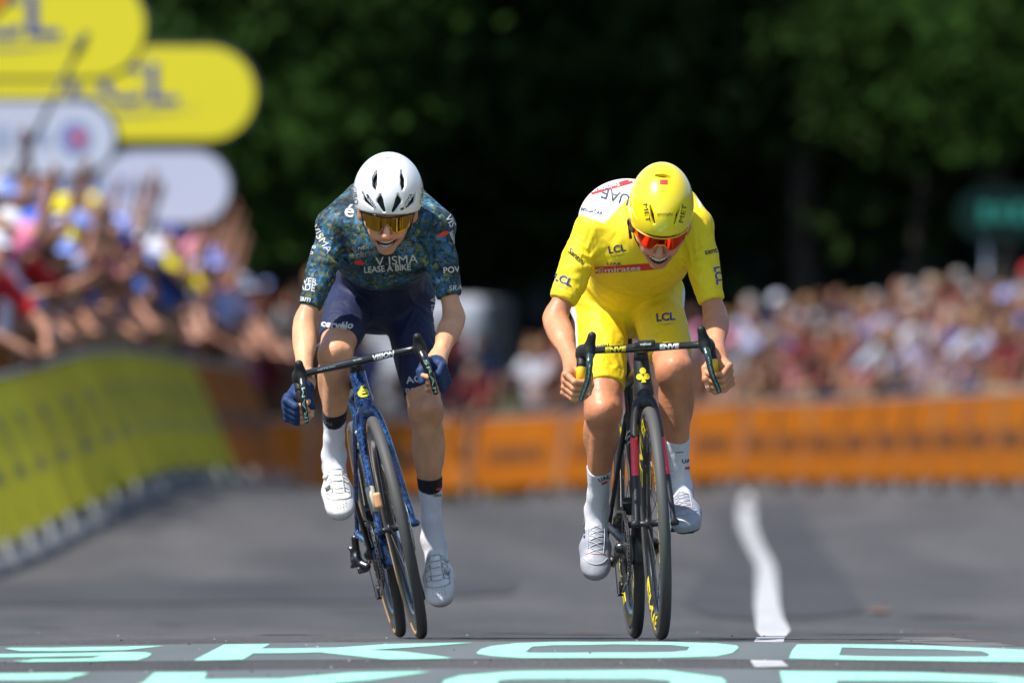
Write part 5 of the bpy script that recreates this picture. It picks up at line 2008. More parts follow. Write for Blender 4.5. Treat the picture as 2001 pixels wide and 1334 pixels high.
JY = {'A': dict(sh=PY(1160, 450, .37), el=PY(1084, 622, .30), wr=PY(1122, 714, .095), hip=PY(1174, 580, .76), kn=PY(1179, 800, .50), an=PY(1168, 985, .84), k=1.02, ak=.90, toe=.02),
      'B': dict(sh=PY(1352, 446, .37), el=PY(1398, 616, .30), wr=PY(1398, 692, .08), hip=PY(1278, 578, .75), kn=PY(1318, 722, .36), an=PY(1330, 968, .53), k=.99, ak=.86, toe=-.16)}
for s, nm, ix in ((-1, 'A', 21), (1, 'B', 21)):
    JY[nm]['grip'] = grip_of(toY, dropsY, s, ix)
    pc = toY(pedsY[s])
    JY[nm]['ball'] = pc + np.array([0, -.01, .016])
    JY[nm]['an'] = ankle_of(JY[nm]['ball'], {'A': 48, 'B': 14}[nm]) + np.array([{'A': .006, 'B': -.022}[nm], 0, 0])
YEL = np.array([.93, .672, .012])


def jersey_yel(V, S, a, l, n, J):
    c = np.tile(YEL, (len(V), 1))
    # the white yoke over the shoulder blades, its edge dipping to a point on each side
    q = V - S
    ll, aa, nn_ = q @ l, q @ a, q @ n
    d = V[:, 1] + CAM_D
    px, py = V[:, 0] * FPX / d + 1000.5, (CAM_H - V[:, 2]) * FPX / d + 634
    edge = np.interp(px, [1100, 1118, 1181, 1222, 1245, 1352, 1368, 1376], [408, 414, 436, 392, 360, 360, 408, 380])
    w = (py < edge) & (V[:, 1] > .30 + YY) & (V[:, 1] < .78 + YY) & (V[:, 2] > 1.0)
    c[w] = (.80, .80, .80)
    return c


def shorts_yel(V, J, legs):
    c = np.tile(YEL, (len(V), 1))
    for nm, s in (('A', -1), ('B', 1)):
        j, fr_ = J[nm], legs[nm][4]
        q = V - j['hip']
        lat = perp(fr_['th'], (s, 0, 0))
        t = q @ fr_['th']
        ll = q @ lat
        ff = q @ fr_['fr']
        c[(t > -.05) & (t < .86 * fr_['L1'] * .80) & (ll > .040) & (ff < .030) & (ff > -.06)] = (.80, .80, .80)
    return c


def lens_yel(u):
    au = abs(u)
    top = .010 - .003 * au ** 2
    bot = -.038 + .030 * max(0, au - .55) ** 1.5 * 3.0
    if au < .16:
        bot = -.013
    elif au < .40:
        bot = -.013 - .025 * ((au - .16) / .24) ** .8
    return top, min(bot, top - .004)


riderY = dict(
    J=JY, origin=(.36, .45 + YY, -.02), head=PY(1291, 421, .20), pitch=40, hs=1.055, traps=[(PY(1330, 402, .46), PY(1360, 442, .40), .050, .046)], back=PY(1222, 430, .58), back_r=(.135, .17, .098), waist=.25, roll=3.0, yaw=2, neck=PY(1262, 418, .385), skin=(.56, .250, .140), skin_limb=(.60, .250, .125), lip=(.48, .16, .11), torso=1.06,
    mouth=dict(w=.035, h=.030, u=-.084, curve=.013, skew=.001, th=.0135), sleeve={'A': .80, 'B': .84}, short={'A': .82, 'B': .82}, hem_tilt={'A': 0, 'B': -.35},
    sock={'A': .58, 'B': .60}, cuff=0, sock_col=(.70, .70, .74), shoe_col=(.36, .37, .43), shoe='lace', glove=None, jersey_mat=M_cloth, jersey_col=jersey_yel, short_col=shorts_yel,
    glasses=dict(shape=lens_yel, w=.070, lens=red_lens, frame=mat('amber_frame', (.85, .42, .01), .3), nose=True),
    helmet=dict(c=(0, -.018, .020), r=(.0955, .142, .118), rim=(0, .1, .014), tilt=.30, mat=M_hyel,
                vents=[[(1270, 402), (1274, 420), (1278, 436), (.0020, .0044, .0028)], [(1330, 404), (1324, 420), (1319, 437), (.0020, .0044, .0028)],
                       [(1233, 402), (1237, 414), (1244, 425), (.0016, .0034, .0016)], [(1242, 366), (1245, 374), (1247, 380), (.0012, .0026, .0012)],
                       [(1284, 342), (1296, 343), (1309, 345), (.0062, .0078, .0050)]]))
personY, putY, WY, ogY = make_rider(riderY, 'cyclist in yellow jersey, yellow helmet and yellow shorts, head bowed and grinning')


def lclY(key, m, cx, cy, h, ang, m2=None):
    putY(key, 'LCL', m, cx, cy, h, ang, 1.05, .03)
    putY(key, '', m2 or m, cx, cy, h, ang, 1.0, shape=smile(1.1, .035), name='curved_line')


lclY('jersey', M_navy_p, 1206, 486, 14, -9)
putY('jersey', '', M_redp, 1222, 524, 1, -4, shape=rect2(134, 13, 18, 3), name='red_band')
putY('jersey', 'Emirates', M_whp, 1211, 525, 10, -4, 1.7, .015, lift=.0020)
putY('jersey', 'UAE', M_navy_p, 1200, 515, 5, -3, 2.2, .01, lift=.0020)
putY('jersey', 'Santini', M_blkp, 1127, 501, 11, 42, 1.0, .015)
lclY('jersey', M_bluep, 1101, 546, 15, 22)
putY('jersey', 'santini', M_blkp, 1396, 489, 11, -12, 1, .02)
putY('jersey', 'LCL', M_bluep, 1405, 538, 15, 80, 1, .03)
putY('jersey', 'UAE', M_navy_p, 1203, 384, 22, 197, 1.0, .01)
putY('jersey', '', M_redp, 1192, 366, 1, -16, shape=rect2(90, 9, 14, 2), name='red_band')
putY('jersey', 'Emirates', M_whp, 1190, 366, 8, 164, 1.1, .02, lift=.0020)
putY('jersey', 'T. POGAČAR', M_navy_p, 1152, 411, 6.5, 12, 1.0)
lclY('shorts', M_bluep, 1301, 619, 15, -5)
putY('shorts', 'santini', M_blkp, 1172, 676, 9, -3, 1.1, .02, .2)
putY('shorts', 'UAE', M_navy_p, 1114, 640, 13, 86, 1.0, .01)
putY('helmet', 'MET', M_blkp, 1264, 416, 9, 80, 1.6, .0, lift=.0008)
putY('helmet', 'MET', M_blkp, 1334, 417, 9, -78, 1.6, .0, lift=.0008)
putY('helmet', 'prosight', M_blkp, 1300, 419, 6.5, 1, 1.0, .0, lift=.0008)
putY('helmet', '', M_redp, 1297, 356, 1, 0, shape=rect2(15, 9), name='red_mark', lift=.0008)
putY('sockA', 'UAE', M_blkp, 1180, 934, 8, -22, 1.1, .02)
putY('sockA', '', M_redp, 1181, 943, 1, -24, shape=rect2(12, 4), name='red_mark')
putY('sockB', 'UAE', M_blkp, 1344, 900, 8, -3, 1.1, .02)
putY('sockB', '', M_redp, 1343, 914, 1, -4, shape=rect2(9, 5), name='red_mark')
putY('sockB', '', M_greyp, 1328, 883, 1, 0, shape=rect2(14, 1.6), name='print_mark')
putY('sockA', '', M_greyp, 1163, 926, 1, 20, shape=rect2(14, 1.6), name='print_mark')
# radio earpiece by the yellow rider's right ear
g = sdf([(ell((-.086, -.002, -.030), (.006, .009, .012)), .004), (cap((-.086, .0, -.04), (-.078, .012, -.075), .003, .0045), .003)], .0018)
obj('earpiece', WY(g[0]), g[1], M_satin, personY, origin=ogY)
putY('jersey', '', M_whp, 1262, 470, 1, 6, shape=rect2(2.0, 60, 1, 24), name='zip')
# ------------------------------------------------------------------ the roadside: wood, boards, barriers, crowd
ORD = ['first', 'second', 'third', 'fourth', 'fifth', 'sixth', 'seventh', 'eighth', 'ninth', 'tenth', 'eleventh', 'twelfth', 'thirteenth', 'fourteenth', 'fifteenth', 'sixteenth', 'seventeenth',
       'eighteenth', 'nineteenth', 'twentieth', 'twenty-first', 'twenty-second', 'twenty-third', 'twenty-fourth', 'twenty-fifth', 'twenty-sixth', 'twenty-seventh', 'twenty-eighth', 'twenty-ninth', 'thirtieth']


def gz(x, d):
    return float(ground_z(x, d)[0])


def leaf_mat(name, c1, c2):
    m = noise_mat(name, c1, c2, 1.2, 0.9, 0, spec=0.05, lo=.3, hi=.7)
    nt = m.node_tree
    b = nt.nodes['Principled BSDF']
    tr = nt.nodes.new('ShaderNodeBsdfTranslucent')
    mx = nt.nodes.new('ShaderNodeMixShader')
    mx.inputs[0].default_value = 0.25
    out = nt.nodes['Material Output']
    src = b.inputs['Base Color'].links[0].from_socket
    nt.links.new(src, tr.inputs['Color'])
    nt.links.new(b.outputs[0], mx.inputs[1])
    nt.links.new(tr.outputs[0], mx.inputs[2])
    nt.links.new(mx.outputs[0], out.inputs['Surface'])
    return m


def crown_mesh(name, rx, rz, zc, nclump, nleaf, size, seed, m, hollow=0.35):
    g = np.random.default_rng(seed)
    V, F = [], []
    for _ in range(nclump):
        v = g.normal(size=3)
        v /= np.linalg.norm(v)
        r_ = (hollow + (1 - hollow) * g.random() ** .5)
        c = v * r_ * np.array([rx, rx, rz]) * g.uniform(.82, 1.08)
        cs = g.uniform(.45, 1.0) * rx * .24
        for _ in range(nleaf):
            p_ = c + g.normal(size=3) * cs * np.array([1, 1, .6])
            a = g.normal(size=3)
            a /= np.linalg.norm(a)
            b = np.cross(a, g.normal(size=3))
            b /= np.linalg.norm(b)
            s = size * g.uniform(.6, 1.3)
            n0 = len(V)
            V += [p_ - a * s, p_ + b * s * .55, p_ + a * s, p_ - b * s * .55]
            F.append((n0, n0 + 1, n0 + 2, n0 + 3))
    V = np.array(V) + (0, 0, zc)
    me = new_mesh(name, V, np.array(F), False)
    me.materials.append(m)
    return me


def trunk_mesh(name, h, r0, seed, m, limbs=6, z1=.4):
    g = np.random.default_rng(seed)
    mb = MB()
    pts = smooth_path([(0, 0, -.6), (g.normal() * .05, g.normal() * .05, h * .3), (g.normal() * .15, g.normal() * .15, h * .65), (g.normal() * .2, g.normal() * .2, h)], 4)
    mb.tube(pts, list(np.linspace(r0 * 1.15, r0 * .25, len(pts))), 9)
    for _ in range(limbs):
        t = g.uniform(z1, .92)
        p0 = pts[int(t * (len(pts) - 1))]
        a = g.uniform(0, 6.28)
        L = g.uniform(.18, .34) * h
        d_ = np.array([math.cos(a), math.sin(a), g.uniform(.3, .9)])
        mb.tube(smooth_path([p0, p0 + d_ * L * .5 + (0, 0, -.05), p0 + d_ * L], 3), list(np.linspace(r0 * .38, r0 * .10, 7)), 6)
    me = mb.mesh(name, True)
    me.materials.append(m)
    return me


bark = noise_mat('bark', (.022, .018, .014), (.05, .042, .032), 6, .95, .6, 30, (1, 1, .2))
lf_dark = leaf_mat('dark_leaves', (.016, .032, .010), (.034, .062, .016))
lf_mid = leaf_mat('green_leaves', (.012, .030, .006), (.025, .054, .011))
lf_lit = leaf_mat('fresh_leaves', (.015, .040, .007), (.031, .068, .012))
CR = {'tall': [crown_mesh('crown', 4.3, 4.6, 11.2, 95, 46, .36, 11 + i, lf_dark) for i in range(3)],
      'under': [crown_mesh('crown', 2.5, 2.7, 3.4, 80, 44, .22, 31 + i, lf_dark, .2) for i in range(3)],
      'edge': [crown_mesh('crown', 2.0, 1.9, 4.6, 52, 40, .17, 51 + i, lf_mid if i else lf_lit, .3) for i in range(3)]}
TK = {'tall': [trunk_mesh('trunk', 13.5, .21, 71 + i, bark, 9, .5) for i in range(2)], 'under': [trunk_mesh('trunk', 4.4, .11, 81 + i, bark, 7, .25) for i in range(2)], 'edge': [trunk_mesh('trunk', 5.4, .12, 91 + i, bark, 7, .45) for i in range(2)]}


def tree(kind, i, x, d, sc, label, group, rz=0.0):
    t = empty('tree', (x, d - CAM_D, gz(x, d) - .05))
    t.scale = (sc, sc, sc)
    t.rotation_euler = (0, 0, rz)
    tag(t, label, 'tree', group)
    for nm, me in (('trunk', TK[kind][i % 2]), ('crown', CR[kind][i % 3])):
        o = bpy.data.objects.new(nm, me)
        COL.objects.link(o)
        o.parent = t
    return t


tt = [(x, 161 + 2.2 * (i % 2) + rng.uniform(-.6, .6)) for i, x in enumerate(np.arange(-21, 13.1, 3.6))]
for i, (x, d) in enumerate(tt):
    if 880 < 1000.5 + x * FPX / d < 1330:
        continue
    tree('tall', i, x, d, rng.uniform(.92, 1.1), 'tall dark tree shading the wood edge, %s from the left in the front row' % ORD[i], 'tall trees at the edge of the wood', rng.uniform(0, 6))
for i, x in enumerate(np.arange(-27, 15, 4.6)):
    if 900 < 1000.5 + x * FPX / 172 < 1300:
        x += 2.6
    tree('tall', i + 1, x, 172 + rng.uniform(-1.5, 1.5), rng.uniform(.95, 1.2), 'tall dark tree deeper in the wood, %s from the left in the back row' % ORD[i], 'tall trees deeper in the wood', rng.uniform(0, 6))
for r_, dd in enumerate((164.5, 168.5)):
    for i, x in enumerate(np.arange(-13.5 + r_ * 1.2, 12.5, 2.7)):
        tree('under', i + r_, x, dd + rng.uniform(-.8, .8), rng.uniform(.9, 1.25), 'low dark bushy tree between the trunks, %s from the left in the %s row' % (ORD[i], ('nearer', 'farther')[r_]), 'bushy trees under the tall ones', rng.uniform(0, 6))
for i, (px, d, sc) in enumerate([(395, 150, 1.0), (500, 156, 1.12), (265, 157, 1.1), (640, 159, 1.0)]):
    x = (px - 1000.5) * d / FPX
    tree('edge', i, x, d, sc, 'bright green young tree behind the yellow boards, %s from the left' % ORD[[1, 2, 0, 3][i]], 'young trees on the left', rng.uniform(0, 6))
for i, (px, d, sc) in enumerate([(1965, 150, .92), (1790, 158, .82), (2080, 155, 1.1)]):
    x = (px - 1000.5) * d / FPX
    tree('edge', i + (1 if i else 0), x, d, sc, 'bright green young tree above the crowd on the right, %s from the left' % ORD[[1, 0, 2][i]], 'young trees on the right', rng.uniform(0, 6))


# ---- boards on posts above the left crowd
def stadium(L, h, n=14):
    r_ = h / 2
    a = np.linspace(-math.pi / 2, math.pi / 2, n)
    return [(L / 2 - r_ + r_ * math.cos(t), r_ * math.sin(t)) for t in a] + [(-L / 2 + r_ - r_ * math.cos(t), -r_ * math.sin(t)) for t in a]


def slab(poly, y0, y1):
    n = len(poly)
    V = [(x, y0, z) for x, z in poly] + [(x, y1, z) for x, z in poly]
    F = [tuple(range(n)), tuple(range(2 * n - 1, n - 1, -1))] + [(i, n + i, n + (i + 1) % n, (i + 1) % n) for i in range(n)]
    return V, F


M_board_y = mat('board_yellow', (.80, .70, .016), .5)
M_board_w = mat('board_white', (.60, .66, .82), .5)
M_board_o = mat('board_orange', (.85, .25, .02), .5)
M_rim = mat('board_rim', (.05, .055, .06), .5)
M_post = mat('galvanised_post', (.35, .36, .38), .45, .6)


def board(rx, cy, rpx, d, L, m, label, kind):
    h = 2 * rpx * d / FPX
    xr = (rx - 1000.5) * d / FPX
    z = CAM_H - (cy - 634) * d / FPX
    x = xr - L / 2
    g0 = gz(x, d)
    b = empty('sign_board', (x, d - CAM_D, g0))
    tag(b, label, 'sign board', 'rounded sign boards above the crowd')
    zc = z - g0
    V, F = slab(stadium(L, h), -.06, .06)
    rim = obj('rim', np.array(V) + (0, 0, zc), F, M_rim, b, False)
    V, F = slab(stadium(L - .07, h - .07), -.075, -.0605)
    pn = obj('panel', np.array(V) + (0, 0, zc), F, m, b, False)
    for s in (-.44, -.25):
        MB().tube([(s * L, .10, -.6), (s * L, .10, zc + h * .3)], .04, 10).build('post', M_post, b, True)
    if kind == 'LCL':
        flat_text('LCL', h * .40, (.34, -.080, zc + h * .10), (1, 0, 0), (0, 0, 1), M_bluep, pn, 'lettering', .02, 1.2)
        V2, F2 = smile(1.35, .04)
        obj('curved_line', [(.34 + u * h * .55, -.080, zc + h * .10 + v * h * .30) for u, v in V2], F2, M_bluep, pn, smooth=False)
    elif kind == 'white':
        # a pale blue word too blurred to read, and a round red and blue mark
        mb = MB()
        for k in range(9):
            mb.box((L / 2 - h * .95 - .17 * k, -.080, zc), (.05, .002, .055 + .02 * (k % 3)))
        mb.build('faded_word', mat('faded_blue', (.36, .44, .66), .5), pn)
        if rx > 300:
            return b
        V2, F2 = blob2(.13, .13, 24)
        obj('round_mark', [(L / 2 - h * .55 + u, -.0805, zc + v) for u, v in V2], F2, mat('mark_blue', (.20, .26, .60), .5), pn, smooth=False)
        V2, F2 = blob2(.06, .07, 16)
        obj('round_mark', [(L / 2 - h * .55 + u + .03, -.083, zc + v) for u, v in V2], F2, mat('mark_red', (.62, .15, .20), .5), pn, smooth=False)
    return b


board(292, 52, 108, 92, 3.1, M_board_y, 'nearer yellow rounded sign board with dark rim at the top left', 'LCL')
board(506, 183, 98, 101.5, 3.1, M_board_y, 'farther yellow rounded sign board with dark rim above the crowd', 'LCL')
board(233, 270, 78, 94, 2.6, M_board_w, 'nearer pale rounded sign board with a round mark, under the yellow board', 'white')
board(456, 366, 77, 104, 1.25, M_board_w, 'farther pale rounded sign board half hidden behind spectators heads', 'white')
board(32, -38, 84, 87, 2.6, M_board_o, 'orange rounded sign board with dark rim in the top left corner', 'none')

# boom microphone held up over the crowd
d_ = 84.0
pa, pb, pc_ = P(25, 350, d_ - CAM_D), P(148, 108, d_ - CAM_D), P(170, 64, d_ - CAM_D)
mb = MB().tube([pa, pb], .019, 8)
boom = tag(mb.build('microphone_boom', M_satin, None, True), 'thin dark boom pole slanting up in front of the yellow boards', 'microphone boom')
MB().tube([pb, pb * .6 + pc_ * .4, pc_], [.030, .040, .026], 12).build('windshield_cover', mat('fuzzy_grey', (.06, .06, .06), .95), boom, True)

# dark green sign beyond the right-hand crowd
d_ = 136.0
x_, g_ = (2010 - 1000.5) * d_ / FPX, 0
g_ = gz(x_, d_)
sg_ = empty('roadside_sign', (x_, d_ - CAM_D, g_))
tag(sg_, 'dark green sign with blurred teal lettering above the right-hand crowd', 'sign')
zc = CAM_H - (418 - 634) * d_ / FPX - g_
V, F = slab(stadium(1.75, .62), -.05, .05)
sp_ = obj('panel', np.array(V) + (0, 0, zc), F, mat('sign_green', (.004, .018, .015), .8, spec=.1), sg_, False)
mb = MB()
for k in range(6):
    mb.box((-.52 + .2 * k, -.053, zc + .01), (.062, .002, .115 - .02 * (k % 2)))
mb.build('blurred_word', mat('teal_print', (.015, .20, .155), .4), sp_)
for s in (-.5, .5):
    MB().tube([(s, .08, -.3), (s, .08, zc + .2)], .035, 8).build('post', M_post, sg_, True)

# ---- white van parked behind the crowd at the bend
xv, dv = (822 - 1000.5) * 153.2 / FPX, 153.2
van = empty('parked_van', (xv, dv - CAM_D, gz(xv, dv) - .45))
van.scale = (.92, .92, .92)
van.rotation_euler = (0, 0, R(-6))
tag(van, 'white van parked behind the crowd where the road bends', 'van')
M_vanw = mat('van_white', (.34, .36, .40), .3, coat=.4)
V, F = sdf([(rbox((0, 2.6, 1.20), (.90, 2.1, .95), .12), .02), (rbox((0, .55, .85), (.86, .75, .38), .15), .25), (rbox((0, 1.0, 1.45), (.82, .55, .55), .18), .3)], .035)
vb = obj('body', V, F, M_vanw, van)
g = sdf([(rbox((0, .62, 1.52), (.70, .03, .33), .02, np.array(Matrix.Rotation(.62, 3, 'X'))), .01)], .02)
obj('windscreen', g[0], g[1], mat('van_glass', (.10, .12, .15), .08, spec=.7), van)
mb = MB()
for k in range(4):
    mb.box((0, -.215, .72 + .055 * k), (.42, .012, .014))
mb.build('grille', mat('grey_plastic', (.10, .10, .11), .5), van)
for s in (-1, 1):
    g = sdf([(rbox((s * .66, -.16, .88), (.15, .06, .09), .04), .01)], .02)
    obj('headlight', g[0], g[1], mat('lamp_glass', (.55, .57, .6), .1), van)
    g = sdf([(rbox((s * 1.02, .75, 1.35), (.09, .05, .15), .03), .01), (cap((s * .88, .75, 1.3), (s * 1.0, .75, 1.32), .025), .01)], .02)
    obj('wing_mirror', g[0], g[1], M_blk, van)
    for yy in (.55, 3.6):
        w_ = MB().lathe_x([(-.10, .33), (.10, .33), (.10, .20), (.06, .18), (-.06, .18), (-.10, .20)], 24, (s * .80, yy, .33)).build('wheel', M_tyre, van, True)
        MB().lathe_x([(-.085, .20), (.085, .20), (.085, .03), (-.085, .03)], 18, (s * .80, yy, .33)).build('wheel_rim', M_steel, w_, True)
MB().box((0, -.22, .50), (.84, .05, .12)).build('bumper', mat('grey_plastic', (.10, .10, .11), .5), van)

# ---- barriers
M_bar_y = noise_mat('barrier_yellow', (.86, .76, .030), (.90, .81, .050), .8, .6)
M_bar_o = noise_mat('barrier_orange', (.58, .165, .008), (.72, .225, .012), .8, .6)
for m_ in (M_bar_y, M_bar_o):                 # printed mesh banners let some light through
    nt = m_.node_tree
    b_ = nt.nodes['Principled BSDF']
    tr_ = nt.nodes.new('ShaderNodeBsdfTranslucent')
    mx_ = nt.nodes.new('ShaderNodeMixShader')
    mx_.inputs[0].default_value = 0.58
    nt.links.new(b_.inputs['Base Color'].links[0].from_socket, tr_.inputs['Color'])
    nt.links.new(b_.outputs[0], mx_.inputs[1])
    nt.links.new(tr_.outputs[0], mx_.inputs[2])
    nt.links.new(mx_.outputs[0], nt.nodes['Material Output'].inputs['Surface'])
M_bar_g = mat('barrier_metal', (.28, .27, .26), .5, .3)
M_bar_p = mat('pale_post', (.62, .62, .58), .5)
M_bar_f = mat('barrier_foot', (.24, .25, .27), .6)
M_smudge = mat('dark_print', (.10, .035, .008), .6)
M_smudge_y = mat('navy_smudge', (.26, .24, .055), .6)


def resample(PTS, step):
    seg = np.linalg.norm(np.diff(PTS, axis=0), axis=1)
    cum = np.concatenate([[0], np.cumsum(seg)])
    t = np.arange(0, cum[-1], step)
    return np.stack([np.interp(t, cum, PTS[:, q]) for q in range(PTS.shape[1])], 1)


_bmesh = {}


def barrier(p, q, side, colour, label, group, lean, gap=.02):
    """one crowd barrier from p to q (x, d); the panel leans away from the road"""
    L = np.linalg.norm(q - p) - gap
    c = (p + q) / 2
    u = nrm(np.append(q - p, 0))
    out = np.array([-u[1], u[0], 0]) if side == 'L' else np.array([u[1], -u[0], 0])
    if side == 'L' and out[0] > 0 or side == 'R' and out[1] < 0 and out[0] < 0:
        out = -out
    zp, zq = float(road_z(*p)), float(road_z(*q))
    b = empty('crowd_barrier', (c[0], c[1] - CAM_D, (zp + zq) / 2))
    ang = math.atan2(u[1], u[0])
    flip = 1 if np.cross(u, out)[2] > 0 else -1
    b.rotation_euler = (0, -math.atan2(zq - zp, L), ang)
    tag(b, label, 'barrier', group)
    key = (round(L, 1), colour, flip, lean)
    if key not in _bmesh:
        H, z0 = 1.06, .16
        sl = lean

        def pt(x, z, o=0):
            return (x, flip * (o + sl * z), z)
        parts = []
        mb = MB()
        hl = L / 2 - .03
        V = [pt(-hl + 2 * hl * i / 8, z0 + (H - z0) * k / 3, .012 * math.sin(i * 1.9 + k)) for k in range(4) for i in range(9)]
        mb.add(V, [(k * 9 + i, k * 9 + i + 1, k * 9 + i + 10, k * 9 + i + 9) for k in range(3) for i in range(8)])
        me = mb.mesh('panel')
        me.materials.append(M_bar_y if colour == 'yellow' else M_bar_o)
        parts.append(('panel', me))
        mb = MB()
        mb.tube([pt(-L / 2, H + .02, .015), pt(L / 2, H + .02, .015)], .022, 8)
        me = mb.mesh('top_rail')
        me.materials.append(M_bar_g)
        parts.append(('top_rail', me))
        for s in (-1, 1):
            mb = MB()
            mb.tube([pt(s * (L / 2 - .01), .03, .035), pt(s * (L / 2 - .01), H + .03, .035)], .016, 8)
            me = mb.mesh('post')
            me.materials.append(M_bar_p if side == 'L' else M_bar_g)
            parts.append(('post', me))
        for x in (-.30 * L, .30 * L):
            mb = MB()
            mb.box((x, flip * .10, .02), (.04, .17, .012))
            mb.box((x, flip * .02, .075), (.035, .02, .055))
            me = mb.mesh('foot')
            me.materials.append(M_bar_f)
            parts.append(('foot', me))
        if colour == 'yellow':
            V2, F2 = glyphs('LCL', .02)
            V = [pt(-flip * x * .50, .66 + y * .40, -.016) for x, y in V2]
            me = new_mesh('lettering', V, F2, False)
            me.materials.append(M_smudge_y)
            parts.append(('lettering', me))
        else:
            mb = MB()
            for k in range(7):
                x = -.66 + .22 * k
                zz = .58 + .02 * (k % 2)
                V = [pt(x - .085, zz - .10, -.018), pt(x + .085, zz - .10, -.018), pt(x + .085, zz + .10, -.018), pt(x - .085, zz + .10, -.018)]
                mb.add(V, [(0, 1, 2, 3)])
            me = mb.mesh('blurred_word')
            me.materials.append(M_smudge)
            parts.append(('blurred_word', me))
        _bmesh[key] = parts
    for nm, me in _bmesh[key]:
        o = bpy.data.objects.new(nm, me)
        COL.objects.link(o)
        o.parent = b
    return b


PLx = resample(PL[:, :2], 2.35)
nL = len(PLx) - 1
nY = sum(1 for i in range(nL) if PLx[i][1] < 97)
for i in range(nL):
    col_ = 'yellow' if i < nY else 'orange'
    barrier(PLx[i], PLx[i + 1], 'L', col_, '%s crowd barrier on the left verge, %s of the %s ones from the lens' % (col_, ORD[i if i < nY else i - nY], col_), 'crowd barriers along the left', .44, .06)
PRx = resample(np.vstack([[(-12, 152.5)], PR[:, :2]]), 2.4)
nR = len(PRx) - 1
for i in range(nR):
    barrier(PRx[i], PRx[i + 1], 'R', 'orange', 'orange crowd barrier round the outside of the bend, %s from the left' % ORD[i], 'orange crowd barriers round the bend', .2)

# ---- spectators
def crowd_variant(pose):
    """whole figure about 1.74 m tall facing -y: (body, shirt, legwear, head place)"""
    lean = {'lean': .42, 'clap': .10, 'up': .02, 'phone': .05, 'wave': .08, 'stand': 0}[pose]
    hip = np.array([0, .05 + lean * .25, .93])

    def T(x, y, z):
        """trunk point: bends forward from the hips"""
        q = np.array([x, y, z - .93])
        c, s = math.cos(lean), math.sin(lean)
        return hip + np.array([q[0], q[1] * c - q[2] * s, q[1] * s + q[2] * c])
    head = T(0, -.05, 1.60) + (0, -.01, 0)
    sh = {s: T(s * .175, 0, 1.42) for s in (-1, 1)}
    arms = {'lean': ((.27, -.42, 1.06), (.14, -.60, .95)), 'clap': ((.25, -.22, 1.14), (.05, -.42, 1.26)), 'up': ((.34, -.06, 1.66), (.27, -.10, 1.93)), 'phone': ((.27, -.28, 1.22), (.08, -.40, 1.52)),
            'wave': ((.25, -.2, 1.14), (.12, -.42, 1.18)), 'stand': ((.25, .02, 1.14), (.24, -.08, .90))}[pose]
    skin = [(ell(head, (.076, .096, .115)), .02), (ell(head + (0, -.03, -.06), (.052, .06, .065)), .03), (cap(T(0, 0, 1.42), head + (0, .01, -.05), .058, .055), .03), (ell(head + (0, -.102, -.015), (.014, .018, .022)), .01)]
    for s in (-1, 1):
        skin.append((ell(head + (s * .078, .01, -.01), (.012, .02, .032)), .006))
    shirt = [(ell(T(0, 0, 1.24), (.185, .125, .24), None), .05), (ell(T(0, .0, 1.04), (.165, .120, .18)), .06), (cap(sh[-1], sh[1], .07), .05)]
    fing = MB()
    for s in (-1, 1):
        el, wr = [np.array(a, float) * (s, 1, 1) for a in arms]
        if pose == 'wave' and s > 0:
            el, wr = np.array([.36, -.08, 1.60]), np.array([.42, -.14, 1.88])
        if pose == 'lean':
            el, wr = el + (0, .0, 0), wr
        skin += [(cap(sh[s], el, .045, .038), .02), (cap(el, wr, .037, .026), .02)]
        hd = nrm(wr - el)
        hc = wr + hd * .07
        skin += [(cap(wr, hc, .026, .034), .02)]
        sd = perp(hd, (s, 0, .3))
        for k in range(4):
            b0 = hc + hd * .02 + sd * (k - 1.5) * .019
            tipd = nrm(hd + np.cross(hd, sd) * .35 * (1 if s > 0 else -1))
            fing.tube([b0, b0 + hd * .045, b0 + hd * .05 + tipd * (.036, .042, .04, .03)[k]], [.010, .0095, .007], 6)
        b0 = wr + hd * .03 - sd * .03
        fing.tube([b0, b0 + hd * .03 - sd * .022, b0 + hd * .062 - sd * .028], [.012, .011, .008], 6)
        shirt.append((cap(sh[s], sh[s] + (el - sh[s]) * .62, .066, .060), .03))
    legs, wear = [], []
    for s in (-1, 1):
        h_, k_, a_ = hip + (s * .09, 0, -.03), np.array([s * .10, .03 + lean * .1, .49]), np.array([s * .11, .05, .08])
        legs += [(cap(h_, k_, .085, .055), .02), (cap(k_, a_, .052, .036), .02), (cap(a_ + (0, .03, -.04), a_ + (0, -.13, -.05), .036, .034), .02)]
        wear.append((cap(h_, k_ + (k_ - h_) * -.02, .100, .078), .04))
    wear.append((ell(hip, (.165, .125, .13)), .05))
    V, F = sdf(skin + legs, .021)
    V = relax(V, F, 1)
    FV = np.concatenate(fing.V)
    tri = F.tolist() + [tuple(i + len(V) for i in f) for f in fing.F]
    body = new_mesh('body', np.concatenate([V, FV]), tri)
    V, F = sdf(shirt, .022, grow=.006)
    sm_ = new_mesh('shirt', relax(V, F, 1), F)
    V, F = sdf(wear, .022, grow=.006)
    wm = new_mesh('shorts', relax(V, F, 1), F)
    for me in (body, sm_, wm):
        me.materials.append(M_skin)
    return body, sm_, wm, head


VAR = {p_: crowd_variant(p_) for p_ in ('lean', 'clap', 'up', 'phone', 'wave', 'stand')}


